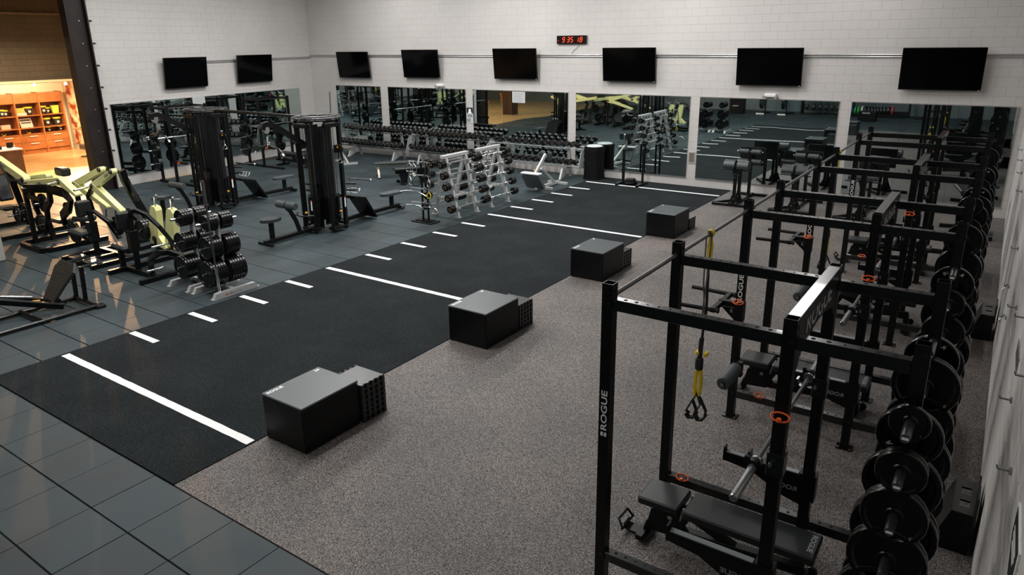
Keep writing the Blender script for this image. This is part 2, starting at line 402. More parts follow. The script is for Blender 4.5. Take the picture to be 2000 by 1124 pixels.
# floor
floor = struct(M().box(-26.6, RWX, -7.2, BY, -.12, -.0155).build('floor', CONC))
TX, TY = .604, .592; X0 = .3052
cells = []
for i in range(-10, 26):
    x1 = X0 - i * TX; x0 = x1 - TX
    for j in range(-12, 27):
        y0 = j * TY; y1 = y0 + TY
        if j >= 0 and x1 > -3.9: continue
        if y1 > BY + .3: y1 = BY
        if x0 > RWX - .1: continue
        c = ((x0 + x1) / 2, (y0 + y1) / 2, 0)
        wx = LP0.x - (c[1] - 7.3) * .156
        if c[0] < (-15.2 if c[1] < 7.3 else wx - .3): continue
        if x1 > RWX: x1 = RWX
        cells.append((x0, x1, y0, y1, in_view(c), (x1 - x0 > .59 and y1 - y0 > .58)))
vis = sorted([k for k in cells if k[4] > 0 and k[5]], key=lambda k: k[4])[:300]; ids = set(id(k) for k in vis)
tm = M(); tm.obb((0, 0, -.008), (TX - .005, TY - .013, .016), None, .0025); t0 = tm.build('rubber_tile', TILE, floor)
for i, k in enumerate(vis):
    o = t0 if i == 0 else t0.copy()
    if i: COL.objects.link(o)
    o.location = ((k[0] + k[1]) / 2, (k[2] + k[3]) / 2, random.uniform(-.0012, .0008)); o.rotation_euler = (0, 0, random.choice((0, PI)))
st = M()
for k in cells:
    if id(k) not in ids: st.obb(((k[0] + k[1]) / 2, (k[2] + k[3]) / 2, -.008 + random.uniform(-.001, .0005)), (k[1] - k[0] - .005, k[3] - k[2] - .012, .016), None, .0025)
s = st.build('rubber_tile', TILE, floor); s['kind'] = 'stuff'
struct(M().box(0, RWX, 0.006, BY, -.016, .001).build('floor_speckled', SPECK))
struct(M().box(-26.5, -15.2, -7.2, 10.9, -.016, .002).build('floor_lounge', LOUNGEF))
turf = struct(M().box(-3.98, .0, .004, BY - .01, -.004, .010).build('floor_turf', TURF))
LY = [.85, 5.33, 10.26, 15.04]
for i, y in enumerate(LY):
    m = M(); n = 40; vs = []; 
    for k in range(n + 1):
        x = -3.93 + 3.91 * k / n; e = .003
        vs += [(x, y - .05 + random.uniform(-e, e), .0108), (x, y + .05 + random.uniform(-e, e), .0108)]
    m.add(vs, [(2 * k, 2 * k + 2, 2 * k + 3, 2 * k + 1) for k in range(n)]); m.build('line_marking', LINEW, turf)
    if i < 3:
        for h in range(1, 5):
            yy = y + (LY[i + 1] - y) * h / 5
            m = M(); m.box(-3.94, -3.31, yy - .047, yy + .047, .0101, .0112); m.build('line_marking', LINEW, turf)

# steel column at the end of the left wall
c = struct(M().box(-15.18, -14.86, 6.72, 6.752, 0, HZ).box(-15.18, -14.86, 7.24, 7.275, 0, HZ).box(-15.04, -15.0, 6.75, 7.24, 0, HZ).build('trim_3', STEELB))
for k in range(12):
    z = .5 + k * .58
    M().cyl((-14.995, 7.08, z), (-14.975, 7.08, z), .018, 8).build('bolt', STEEL, c)
    M().cyl((-14.98, 7.36, z), (-14.93, 7.37, z), .03, 6).cyl((-14.93, 7.37, z), (-14.90, 7.37, z), .018, 8).build('bolt', DKSTEEL, c)
M().box(-15.0, -14.985, 6.76, 7.23, 0, HZ).build('cover_plate', STEELB, c)
struct(M().box(-9.92, -9.58, 2.05, 2.36, 0, .62, .01).build('trim_4', mat('pale_panel', (.42, .41, .38), .6)))

# mirrors (panes with thin metal edging)
def mirror(label, O, u, n, L, z0, z1, panes):
    O = Vector(O); u = Vector(u).normalized(); n = Vector(n).normalized(); R = Matrix((u, -n, Vector((0, 0, 1)))).transposed()
    r = thing('wall_mirror', label, 'mirror', O, 0, 'wall mirrors')
    g = .004; w = (L - g * (panes - 1)) / panes
    for i in range(panes):
        a = i * (w + g); tilt = Matrix.Rotation(random.uniform(-.0015, .0015), 3, 'Z')
        mm = M(); mm.obb(u * (a + w / 2) + n * .014 + Vector((0, 0, (z0 + z1) / 2)), (w, .006, z1 - z0), tilt @ R); mm.build('pane', MIRR, r)
    f = .014
    for zz in (z1 + f / 2, z0 - f / 2):
        e = M(); e.obb(u * (L / 2) + n * .014 + Vector((0, 0, zz)), (L + .02, .018, f), R); e.build('edge_trim', GALV, r)
    return r
for lab, a, b in [('wall mirror nearest the corner, first on the wall with the clock', -15.08, -12.80), ('wall mirror under the second screen from the corner', -12.43, -8.95),
                  ('wall mirror with the printed notice stuck to it', -8.65, -5.08), ('wall mirror behind the black bar stand', -4.80, -1.29),
                  ('wall mirror behind the two roller back-extension machines', -1.02, 2.43), ('widest wall mirror at the end behind the power racks', 2.71, 6.00)]:
    mirror(lab, (a, BY - .006, 0), (1, 0, 0), (0, -1, 0), b - a, .25, 2.42, 3)
mirror('long wall mirror behind the cable towers on the short wall', LP0 + LD * .25 + LN * .006, LD, LN, 7.7, .31, 2.33, 6)
# ================================================================ POWER RACKS
RKX, RKY, PER, RW = 3.86, 1.073, 2.979, 1.168
BX, CX, HT = 1.138, 1.787, 2.376
U2 = .038
def hollow_post(m, x, y, z1, z0=0.012):
    m.box(x - U2, x + U2, y - U2, y + U2, z0, z1 - .03)
    t = .005
    for a, b, c, d in ((-U2, U2, -U2, -U2 + t), (-U2, U2, U2 - t, U2), (-U2, -U2 + t, -U2 + t, U2 - t), (U2 - t, U2, -U2 + t, U2 - t)):
        m.box(x + a, x + b, y + c, y + d, z1 - .03, z1)
def crossmember(x0, x1, y, z0, z1):
    m = M(); m.box(x0, x1, y - .034, y + .034, z0, z1, .004); m.mat(1)
    n = int((x1 - x0) / .075)
    for k in range(1, n):
        x = x0 + (x1 - x0) * k / n; r = .0125 if k in (1, 2, n - 1, n - 2) else .008
        m.cyl((x, y, z1 - .002), (x, y, z1 + .0012), r, 10)
    return m
def ring_pin(c, ax=(1, 0, 0), ay=(0, .85, .5), r=.042):
    m = M(); c = Vector(c); a = Vector(ax); b = Vector(ay)
    m.tube([c + a * (r * 1.25 * math.cos(t)) + b * (r * .75 * math.sin(t)) for t in [2 * PI * i / 18 for i in range(18)]], .0065, 6, True)
    m.cyl(c - b * r * .75, c - b * r * .75 + Vector((0, 0, .02)), .014, 10); return m
RNAME = ['nearest power rack', 'second power rack', 'third power rack', 'farthest power rack']
def power_rack(i):
    r = thing('power_rack', ['nearest tall black power rack, its white lettered post closest to the foam boxes', 'second tall black power rack, with dip handles on its lettered post',
        'third tall black power rack, counted from the open floor end', 'farthest tall black power rack, standing by the end wall mirror'][i], 'power rack', (RKX, RKY + PER * i, 0), 0, 'black power racks in a row')
    for x in (0, BX, CX):
        for y in (0, RW):
            m = M(); hollow_post(m, x, y, HT); m.mat(1)
            for z in (HT - .05, HT - .13, .30):
                m.cyl((x + .012, y - U2 - .005, z), (x + .012, y - U2, z), .013, 8)
                m.cyl((x + U2, y, z), (x + U2 + .006, y, z), .012, 6)
            for k in range(14): m.mat(2).cyl((x, y - U2 - .0006, .5 + k * .12), (x, y - U2 + .001, .5 + k * .12), .0075, 8)
            m.build('upright', [BLK, SATIN, HOLE], r)
            sx = -1 if x == 0 else 1
            f = M(); f.box(x - .075, x + .075, y - .06, y + .06, 0, .010, .002)
            f.mat(1).cyl((x - .055, y - .045, .01), (x - .055, y - .045, .022), .011, 6).cyl((x + .055, y - .045, .01), (x + .055, y - .045, .022), .011, 6)
            f.build('foot_plate', [BLK, STEEL], r)
    for y in (0, RW):
        for a, b in ((U2, BX - U2), (BX + U2, CX - U2)):
            for z in (2.20, .245): crossmember(a, b, y, z, z + .076).build('crossmember', [SATIN, HOLE], r)
    m = M(); m.box(CX - .03, CX + .03, U2, RW - U2, .245, .32, .004).build('crossmember', BLK, r)
    m = M(); m.box(BX - U2, BX + U2, U2, RW - U2, HT - .076, HT - .001, .003)
    arch = [(U2, HT - .04), (RW - U2, HT - .04), (RW - U2, 2.02)] + [(RW / 2 + (RW / 2 - .09) * math.cos(t), 2.05 + .13 * math.sin(t)) for t in [PI * k / 10 for k in range(11)]] + [(U2, 2.02)]
    m.prism(arch, BX + .028, BX + .036, lambda u, v, w: Vector((w, u, v)))
    hm = m.build('header_beam', SATIN, r)
    t = M(); put_text(t, 'ROGUE', (BX + .0375, .22, 2.205), (0, 1, 0), (0, 0, 1), .70, .125); t.build('lettering', GREYPRINT, hm)
    t = M(); put_text(t, 'ROGUE', (-.022 + .046, -U2 - .0012, 1.315), (0, 0, 1), (-1, 0, 0), .30, .046)
    for k in range(2): t.box(-.020 + k * .026, -.002 + k * .026, -U2 - .0018, -U2 - .0008, 1.268, 1.298)
    t.build('lettering', WHITE, r)
    b = M(); b.cyl((0, U2, 2.275), (0, RW - U2, 2.275), .0165, 14); b.mat(1).box(-.03, .03, U2, U2 + .008, 2.22, 2.33).box(-.03, .03, RW - U2 - .008, RW - U2, 2.22, 2.33); b.build('pullup_bar', [DKSTEEL, SATIN], r)
    for y in (0, RW):                      # safety arms and cups on the middle posts
        a = M(); xa, xb = .49, BX - U2
        a.prism([(xa, .625), (xa, .692), (xb, .692), (xb, .44), (xb - .12, .47), (xb - .38, .60)], y - .03, y + .03, XZ)
        a.box(xa, xa + .012, y - .032, y + .032, .62, .74).box(xb - .02, xb + .10, y - .046, y + .046, .50, .72)
        am = a.build('safety_arm', BLK, r)
        M().box(xa + .02, xb - .03, y - .024, y + .024, .692, .702, .002).build('wear_strip', UHMW, am)
        t = M(); put_text(t, 'ROGUE', (xb - .03, y - .0312, .545), (-1, 0, 0), (0, 0, 1), .20, .04); t.build('lettering', GREYPRINT, am)
        j = M(); j.box(BX - .050, BX + .050, y - .048, y + .048, 1.37, 1.52, .004).box(BX - .155, BX - .045, y - .026, y + .026, 1.40, 1.425).box(BX - .165, BX - .15, y - .03, y + .03, 1.40, 1.475)
        j.mat(1).cyl((BX - .02, y - .05, 1.46), (BX - .02, y - .085, 1.46), .012, 8).build('bar_cup', [SATIN, STEEL], r)
    ring_pin((BX + .01, -U2 - .045, 1.79)).build('ring_pin', ORANGE, r)
    ring_pin((.17 + .12 * (i % 2), RW * (1 if i % 2 == 0 else 0) - .045, .345)).build('ring_pin', ORANGE, r)
    for z in (1.97, 1.69, 1.42, 1.14, .86):
        for y, s in ((-U2, -1), (RW - U2, -1)):
            p = M(); p.cyl((CX, y, z), (CX, y + s * .26, z), .0245, 14).mat(1).box(CX - .016, CX + .016, y + s * .2605 - .0005, y + s * .2605 + .0005, z - .008, z + .006)
            p.build('storage_peg', [DKSTEEL, WHITE], r)
    for z in (1.80, 1.50, 1.18, .84, .5):
        for y, s in ((U2, 1), (RW + U2, 1)):
            p = M(); p.cyl((CX, y, z), (CX, y + s * .24, z), .0245, 12); p.build('storage_peg', DKSTEEL, r)
    return r
racks = [power_rack(i) for i in range(4)]
for i in range(3):
    y0 = RKY + PER * i + RW + U2; y1 = RKY + PER * (i + 1) - U2; m = M()
    m.cyl((RKX, y0, 2.275), (RKX, y1, 2.275), .0165, 14); m.mat(1)
    for y in (y0, y1 - .008): m.box(RKX - .03, RKX + .03, y, y + .008, 2.21, 2.33)
    tag(m.build('pullup_bar', [DKSTEEL, SATIN]), ['long steel pull-up bar bridging the nearest and second racks, with yellow straps', 'long steel pull-up bar bridging the second and third power racks', 'long steel pull-up bar bridging the third and farthest power racks'][i], 'bar', 'pull-up bars between the racks')

# weight plates --------------------------------------------------
_pl = {}
def plate_mesh(r, t, letters=False, n=28):
    m = M(); h = t / 2; hub = min(.045, r * .35)
    prof = [(.026, -h * .7), (hub, -h * .7), (hub + .006, -h * .35), (r * .80, -h * .35), (r * .86, -h), (r - .004, -h), (r, -h * .6), (r, h * .6), (r - .004, h), (r * .86, h), (r * .80, h * .35), (hub + .006, h * .35), (hub, h * .7), (.026, h * .7), (.026, -h * .7)]
    m.lathe(prof, n=n)
    if letters:
        m.mat(1)
        for word, a0, st in (('ROGUE', -140, 17), ('ROGUE', 60, 17)):
            for k, ch in enumerate(word):
                a = math.radians(a0 + k * st); rd = Vector((math.cos(a), 0, math.sin(a))); tg = Vector((-math.sin(a), 0, math.cos(a)))
                w = r * .15; c = rd * r * .62
                put_text(m, ch, c + Vector((0, -h * .35 - .0008, 0)) - tg * w / 2, tg, -rd * -1, w, r * .16)
    return m
def plate(name, label, loc, r, t, axis='Y', group=None, mats=None, letters=False, n=28):
    k = (round(r, 3), round(t, 3), letters, n, id(mats) if mats else 0)
    if k not in _pl:
        o = plate_mesh(r, t, letters, n).build('weight_plate', mats or [GRIP, WHITE]); _pl[k] = o.data
    else:
        o = bpy.data.objects.new('weight_plate', _pl[k]); COL.objects.link(o)
    o.location = loc
    if axis == 'X': o.rotation_euler = (0, 0, PI / 2)
    elif isinstance(axis, (int, float)): o.rotation_euler = (0, 0, axis)
    return tag(o, label, 'weight plate', group)
SZ = {.10: 'smallest', .125: 'small', .165: 'medium', .20: 'large', .225: 'full-size'}
for i in range(4):
    y0 = RKY + PER * i
    for c, (cy, cn) in enumerate(((0, 'near'), (RW, 'far'))):
        for k, (z, r, n) in enumerate([(1.97, .10, 1), (1.69, .125, 2), (1.42, .165, 2), (1.14, .20, 2), (.86, .225, 2)]):
            if c == 1: r = [.165, .20, .20, .225, .225][k]
            if (i + c) % 2 and k == 0: continue
            for q in range(n):
                plate('weight_plate', f"{SZ[r]} {'outer' if q == 0 else 'inner'} black plate, {ORD[k]} front peg, {cn} storage post, {RNAME[i]}", (RKX + CX, y0 + cy - U2 - .10 + (.04 if q else 0) + (.0 if n == 2 else .03), z), r, .034, 'Y', 'plates on the rack storage posts')
        for k, (z, r) in enumerate([(1.80, .165), (1.50, .20), (1.18, .225), (.84, .225), (.5, .225)]):
            plate('weight_plate', f"lettered black plate, {ORD[k]} back peg, {cn} storage post, {RNAME[i]}", (RKX + CX, y0 + cy + U2 + .045, z), r, .05, 'Y', 'plates on the rack storage posts', letters=True)
            if k > 1: plate('weight_plate', f"plain black plate, {ORD[k]} back peg, {cn} storage post, {RNAME[i]}", (RKX + CX, y0 + cy + U2 + .10, z), r, .034, 'Y', 'plates on the rack storage posts')

# barbells in the cups
for i in range(4):
    L = ['olympic barbell resting in the cups of the nearest power rack', 'olympic barbell resting in the cups of the second power rack', 'olympic barbell resting in the cups of the third power rack', 'olympic barbell resting in the cups of the farthest power rack'][i]
    if i == 0:
        b = thing('barbell', L, 'barbell', (RKX + BX - .105, RKY + RW / 2 + .03, 1.44), 0, 'barbells in the power racks')
        part(M().cyl((0, -.66, 0), (0, .66, 0), .0145, 12), 'shaft', DKSTEEL, b)
        for s in (-1, 1):
            m = M(); m.lathe([(.0145, .655), (.038, .655), (.038, .68), (.0252, .685), (.0252, 1.09), (.021, 1.10), (.021, 1.092), (0, 1.092)], axis=(0, s, 0), n=18); m.mat(1).cyl((0, s * 1.092, 0), (0, s * 1.096, 0), .010, 6)
            m.build('sleeve', [STEEL, CHROME], b)
            c = M(); c.lathe([(.028, .70), (.043, .70), (.043, .735), (.028, .735)], axis=(0, s, 0), n=16); c.box(-.055, -.03, s * .718 - .012, s * .718 + .012, .0, .055); c.build('collar', BLK, b)
    else: dup(b, L, (RKX + BX - .105, RKY + PER * i + RW / 2 + .03 + .05 * i, 1.44))

# dip handles on lettered posts
def dip(i):
    d = thing('dip_attachment', 'black dip handles pinned to the lettered post of the second power rack' if i == 1 else 'black dip handles pinned to the lettered post of the third power rack', 'dip bars', (RKX, RKY + PER * i, 1.27), 0, 'dip handles on the racks')
    m = M(); m.box(-U2 - .008, U2 + .008, -U2 - .01, U2 + .01, -.17, .04, .003).box(-.22, -U2, -.03, .03, -.03, .03, .003)
    m.prism([(-U2, -.03), (-.19, -.03), (-U2, -.16)], -.034, -.030, XZ); m.build('bracket', BLK, d)
    t = M(); put_text(t, 'R', (-.085, -.0352, -.085), (1, 0, 0), (0, 0, 1), .03, .04); t.build('lettering', GREYPRINT, d)
    M().beam((-.19, -.29, 0), (-.19, .29, 0), .05, .05, .004).build('crossbar', BLK, d)
    for y in (-.27, .27):
        h = M(); h.cyl((-.14, y, 0), (-.62, y * 1.1, 0), .022, 12); h.mat(1).cyl((-.13, y, 0), (-.15, y, 0), .03, 8); h.build('handle', [BLK, SATIN], d)
    ring_pin((0, -U2 - .045, .06)).build('ring_pin', ORANGE, d)
for i in (1, 2): dip(i)
def roller(label, x, y, z):
    r = thing('leg_roller', label, 'roller', (x, y, z), 0, 'foam leg rollers on the racks')
    m = M(); m.lathe([(0, 0), (.058, 0), (.068, .012), (.068, .40), (.058, .412), (0, .412)], axis=(0, -1, 0), n=20); m.build('foam_pad', FOAM, r)
    m = M(); m.cyl((0, .10, 0), (0, -.43, 0), .02, 12).mat(1).cyl((0, -.43, 0), (0, -.442, 0), .018, 6); m.build('axle', [BLK, STEEL], r)
    M().box(-.05, .05, .02, .09, -.1, .06, .004).build('bracket', BLK, r)
roller('grey foam leg roller on the near side of the second power rack', RKX + .05, RKY + PER - .12, .62)
roller('grey foam leg roller on the near side of the third power rack', RKX + .05, RKY + 2 * PER - .12, .62)

# adjustable benches
BL = ['black adjustable bench lying flat inside the nearest power rack', 'black adjustable bench inside the second power rack', 'black adjustable bench inside the third power rack', 'black adjustable bench inside the farthest power rack']
for i in range(4):
    loc = (3.90, 1.765 + [0, 2.95, 5.95, 8.95][i], 0)
    if i: dup(bench, BL[i], (loc[0] - [0, .13, 0, .1][i], loc[1], 0)); continue
    bench = thing('adjustable_bench', BL[0], 'bench', loc, 0, 'benches inside the power racks')
    Z = .455
    M().obb((.15, 0, Z - .035), (.33, .30, .07), Matrix.Rotation(-.02, 3, 'Y'), .012).build('seat_pad', PADB, bench)
    bp = M().box(.35, 1.30, -.155, .155, Z - .07, Z, .012).build('back_pad', PADB, bench)
    t = M(); put_text(t, 'ROGUE', (1.235, .11, Z + .0006), (0, -1, 0), (1, 0, 0), .20, .038); t.build('lettering', GREYPRINT, bp)
    f = M(); f.beam((.02, 0, .14), (1.22, 0, .22), .07, .07, .004).box(.30, 1.15, -.03, .03, Z - .14, Z - .07).beam((.30, 0, .36), (.75, 0, .19), .06, .05).beam((.1, 0, Z - .09), (.34, 0, .3), .05, .06)
    f.prism([(.02, .10), (.28, .12), (.40, .36), (.22, .40), (.06, .30)], -.045, -.035, XZ).prism([(.02, .10), (.28, .12), (.40, .36), (.22, .40), (.06, .30)], .035, .045, XZ)
    f.mat(1).cyl((.22, -.05, .28), (.22, -.046, .28), .02, 10); f.build('frame', [BLK, STEEL], bench)
    g = M(); g.beam((.0, -.13, .05), (.0, .13, .05), .06, .05, .003).beam((.02, 0, .05), (.05, 0, .16), .06, .06).box(-.16, .02, -.05, .05, .02, .028)
    g.tube([(-.15, -.10, .05), (-.20, -.08, .12), (-.20, .08, .12), (-.15, .10, .05)], .011, 6).tube([(-.16, -.10, .045), (-.16, .10, .045)], .011, 6); g.mat(1).box(-.2, -.15, -.05, .05, .06, .066); g.build('foot_handle', [BLK, SATIN], bench)
    g = M(); g.beam((1.20, -.22, .045), (1.20, .22, .045), .06, .06, .004).beam((1.20, 0, .05), (1.20, 0, .22), .06, .06); g.build('rear_foot', BLK, bench)
    for y in (-.24, .24): M().lathe([(.0, -.015), (.042, -.015), (.045, 0), (.042, .015), (0, .015)], (1.24, y, .045), n=16).build('wheel', RUBBER, bench)
    for s in (-.10, .10): M().beam((.325, s, .33), (.345, s, Z - .01), .012, .02).build('hinge', STEEL, bench)

# suspension trainers and band
def trainer(label, y, green=False, dx=0):
    t = thing('suspension_trainer', label, 'suspension trainer', (RKX + dx, y, 2.275), 0, 'yellow suspension trainers')
    m = M()
    for k in range(3): m.tube([(.026 * math.cos(a), -.012 + k * .013, .026 * math.sin(a)) for a in [2 * PI * q / 12 for q in range(12)]], .009, 6, True)
    m.sweep([(0, 0, -.02), (.018, .01, -.12), (.006, 0, -.30)], .034, .016).sweep([(0, .012, -.02), (-.020, .02, -.13), (-.004, .01, -.30)], .03, .014); m.build('anchor_loop', STRAPY, t)
    m = M(); m.cyl((0, 0, -.25), (0, 0, -.29), .016, 8); m.sweep([(0, 0, -.28), (.01, 0, -.7), (-.012, 0, -1.0)], .03, .016).sweep([(-.012, 0, -.98), (-.018, 0, -1.18)], .045, .03); m.obb((-.02, 0, -1.24), (.07, .055, .13), None, .015); m.build('main_strap', STRAPB, t)
    for bx_ in (-.055, .02): M().box(bx_, bx_ + .035, -.03, .03, -1.15, -1.11, .006).build('buckle', STRAPY, t)
    M().sweep([(-.036, 0, -1.30), (-.044, 0, -1.45), (-.036, 0, -1.56)], .055, .02).build('yellow_webbing', STRAPY, t)
    M().sweep([(-.004, .01, -1.30), (.006, .01, -1.45), (-.004, .01, -1.56)], .055, .02).build('yellow_webbing', STRAPY, t)
    for s in (-1, 1):
        m = M(); x = -.018 + s * .03
        x = -.018 + s * .045; m.sweep([(-.018, 0, -1.54), (x - s * .006, .02 * s, -1.62), (x + s * .035, .04 * s, -1.72), (x + s * .03, .03, -1.78)], .04, .012).sweep([(-.018, 0, -1.54), (x, -.02 * s, -1.63), (x - s * .035, -.02 * s, -1.71), (x - s * .03, -.02, -1.78)], .04, .012)
        m.sweep([(x - .045, -.02, -1.76), (x - .02, -.01, -1.80), (x + .02, .01, -1.80), (x + .045, .03, -1.76)], .05, .02); m.build('handle', STRAPB, t)
trainer('yellow and black suspension trainer hanging over the gap past the nearest rack', 2.98)
trainer('yellow and black suspension trainer hanging past the third rack', 8.43)
m = M(); pts = [(RKX - .02, 2.945, 2.30), (RKX + .0, 2.945, 2.305), (RKX + .025, 2.945, 2.28), (RKX + .015, 2.94, 2.0), (RKX - .012, 2.935, 1.5), (RKX, 2.93, 1.46), (RKX + .012, 2.935, 1.5), (RKX - .02, 2.94, 1.85), (RKX - .025, 2.945, 2.28)]
tag(m.sweep(pts, .022, .006).build('resistance_band', BAND), 'grey resistance band looped over the bar beside the nearest yellow trainer', 'resistance band')

# wall side pieces
def step_stand(label, x, y, rz, s=1.0):
    r = thing('bracket_stand', label, 'stand', (x, y, 0), rz, 'black steel stands by the side wall')
    m = M(); m.box(-.08, -.035, -.26, .26, .345, .36).box(.035, .07, -.26, .26, .345, .36)
    for y0, y1 in ((-.26, -.16), (-.06, .03), (.14, .26)): m.box(-.035, .035, y0, y1, .345, .36)
    m.build('top_plate', SATIN, r)
    m = M(); m.prism([(-.08, .36), (-.20, .0), (-.185, .0), (-.07, .345)], -.26, .26, XZ).box(.055, .07, -.26, .26, .0, .345).box(-.2, .07, -.26, -.25, .0, .012); m.build('side_plate', BLK, r)
    m = M(); m.prism([(-.08, .345), (.06, .345), (.06, .0), (-.19, .0)], -.262, -.254, XZ); m.build('end_plate', BLK, r)
    m = M(); m.prism([(-.02, .36), (.16, .44), (.16, .28)], 0, .012, lambda u, v, w: Vector((.075 + w, u + .05, v + .02))); m.box(.07, .086, -.24, -.02, .25, .50); m.build('wall_tab', SATIN, r)
step_stand('near black bent-steel stand by the side wall beside the nearest rack', 6.02, 3.17, 0)
step_stand('far black bent-steel stand by the side wall beside the second rack', 6.02, 8.12, 0)
HK = [(6.374, 1.211, 1), (5.637, 1.09, 1), (6.1, 1.72, 0), (4.036, 1.716, 0), (2.421, 1.585, 0), (1.344, 1.645, 0), (2.656, 2.086, 0), (1.499, 2.135, 0), (8.6, 1.9, 0), (10.2, 1.9, 0), (11.6, 1.9, 0), (13.0, 1.9, 0)]
HK.sort()
for k, (y, z, ring) in enumerate(HK):
    h = M(); h.cyl((RWX - .012, y, z), (RWX, y, z), .022, 10)
    if ring: h.tube([(RWX - .02, y, z + .03), (RWX - .06, y - .05, z - .03), (RWX - .06, y + .05, z - .03)], .007, 6, True)
    else: h.tube([(RWX, y, z), (RWX - .065, y, z), (RWX - .07, y, z + .02)], .007, 6)
    tag(h.build('wall_hook', STEEL), (f"{'triangular steel ring' if ring else 'bent steel peg'} hook on the side wall, {ORD[k]} along from the near end"), 'hook', 'steel hooks on the side wall')
sg = thing('wall_sign', 'black shield sign with white border and white lines on the side wall', 'sign', (RWX - .004, .40, 1.80), 0)
pl = [(-.20, .10), (.20, .10), (.20, -.05), (0, -.16), (-.20, -.05)]
M().prism(pl, -.004, .004, YZ).build('border', WHITE, sg); M().prism([(a * .9, b * .9) for a, b in pl], -.006, -.004, YZ).build('panel', TUBCOL, sg)
M().box(-.0072, -.006, -.12, .12, .02, .032).box(-.0072, -.006, -.12, .12, -.01, .002).box(-.0072, -.006, -.09, .09, -.04, -.028).build('print_lines', WHITE, sg)
M_ = M(); M_.box(RWX - .006, RWX, 2.55, 2.95, 1.72, 1.83, .001); tag(M_.build('wall_plaque', STEEL), 'narrow metal plaque on the side wall above the near stand', 'plaque')

# ================================================================ FOAM BOXES
BXS = [(.024, .632, 1.013, 1.753), (.002, .638, 4.003, 4.764), (.011, .635, 7.281, 8.078), (-.025, .599, 10.473, 11.272)]
BLB = ['nearest black vinyl jump box with a grey top at the turf edge', 'second black vinyl jump box counted from the nearest one', 'third black vinyl jump box, between the last two white turf lines', 'farthest black vinyl jump box near the end of the turf']
for i, (x0, x1, y0, y1) in enumerate(BXS):
    r = thing('foam_box', BLB[i], 'jump box', ((x0 + x1) / 2, (y0 + y1) / 2, .002), 0, 'black foam jump boxes along the turf')
    hx, hy = (x1 - x0) / 2, (y1 - y0) / 2
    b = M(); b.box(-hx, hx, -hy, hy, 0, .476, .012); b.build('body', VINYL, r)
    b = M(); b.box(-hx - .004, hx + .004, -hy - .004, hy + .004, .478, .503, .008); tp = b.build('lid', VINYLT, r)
    t = M(); put_text(t, 'ROGUE', (-hx + .075, -hy + .03, .5036), (0, 1, 0), (-1, 0, 0), .19, .045); put_text(t, '24', (-hx + .075, hy - .10, .5036), (0, 1, 0), (-1, 0, 0), .06, .045); t.build('lettering', WHITE, tp)
    M().box(-hx + .004, hx - .004, -hy - .003, -hy + .001, .462, .472).box(hx - .001, hx + .003, -hy + .004, hy - .004, .462, .472).build('seam', RUBBER, r)
# black perforated plastic risers stacked behind each box
for i, (x0, x1, y0, y1) in enumerate(BXS):
    n = [7, 6, 5, 4][i]
    for k in range(n):
        lab = f"black slotted plastic riser, {ORD[k]} from the floor in the stack behind the {['nearest', 'second', 'third', 'farthest'][i]} jump box"
        z = .002 + k * .062
        if i == 0 and k == 0:
            rs = thing('step_riser', lab, 'riser', (x0 + .42, y1 + .19, z), 0, 'plastic risers behind the jump boxes')
            m = M(); m.box(-.20, .20, -.17, .17, .045, .060, .004)
            for s in (-1, 1):
                m.box(s * .205 - .012, s * .205 + .012, -.17, .17, 0, .012)
                for q in range(5): m.box(s * .205 - .012, s * .205 + .012, -.168 + q * .076, -.168 + q * .076 + .032, .012, .062)
                m.box(s * .19 - .003, s * .19 + .003, -.17, .17, .0, .05)
            m.box(-.2, .2, -.172, -.164, .0, .05).box(-.2, .2, .164, .172, 0, .05); m.build('shell', DARKPL, rs)
            g = M()
            for s in (-1, 1):
                for q in range(5): g.box(s * .212 - .008, s * .212 + .008, -.165 + q * .076, -.165 + q * .076 + .026, .058, .0655, .002)
            g.build('lug', SATIN, rs)
        else: dup(rs, lab, (x0 + .42 - (.03 if i == 2 else 0), y1 + .19, z))
# ================================================================ WALL SCREENS, CLOCK, CONDUIT
TVL = ['black wall screen nearest the room corner on the long wall', 'black wall screen second from the room corner on the long wall', 'black wall screen above the mirror with the notice',
       'black wall screen just beside the red digital clock', 'black wall screen above the roller back-extension machines', 'black wall screen at the end of the long wall above the widest mirror',
       'black wall screen on the short wall nearest the steel column', 'black wall screen on the short wall nearer the room corner']
def tv(i, loc, rz):
    if i: return dup(tv0, TVL[i], loc, rz)
    t = thing('wall_screen', TVL[0], 'television', loc, rz, 'black screens on the walls')
    R = Matrix.Rotation(math.radians(5.5), 3, 'X')
    m = M(); m.obb((0, -.155, 0), (1.60, .045, .915), R, .005); m.obb((0, -.12, -.05), (.9, .05, .5), R, .01); m.build('housing', BEZEL, t)
    m = M(); m.obb(R @ Vector((0, -.0235, .008)) + Vector((0, -.155, 0)), (1.575, .002, .880), R); m.build('screen', SCREEN, t)
    m = M(); m.obb(R @ Vector((.76, -.0245, -.442)) + Vector((0, -.155, 0)), (.03, .002, .008), R); m.build('badge', WHITE, t)
    m = M(); m.box(-.3, .3, -.015, 0, -.2, .2).box(-.05, .05, -.11, 0, -.12, .12); m.build('mount', BLK, t); return t
tv0 = tv(0, (-13.93, BY, 3.17), 0)
for i, (x, z) in enumerate([(-10.72, 3.225), (-6.89, 3.245), (-3.07, 3.245), (.735, 3.215), (4.45, 3.20)]): tv(i + 1, (x, BY, z), 0)
ang = math.atan2(LD.y, LD.x)
for i, (s, z) in enumerate([(2.86, 3.10), (5.72, 3.12)]):
    p = LP0 + LD * s; tv(6 + i, (p.x, p.y, z), math.pi / 2 + (ang - math.pi / 2))
ck = thing('digital_clock', 'digital wall clock with glowing red numerals above the conduit', 'clock', (-4.965, BY, 3.93))
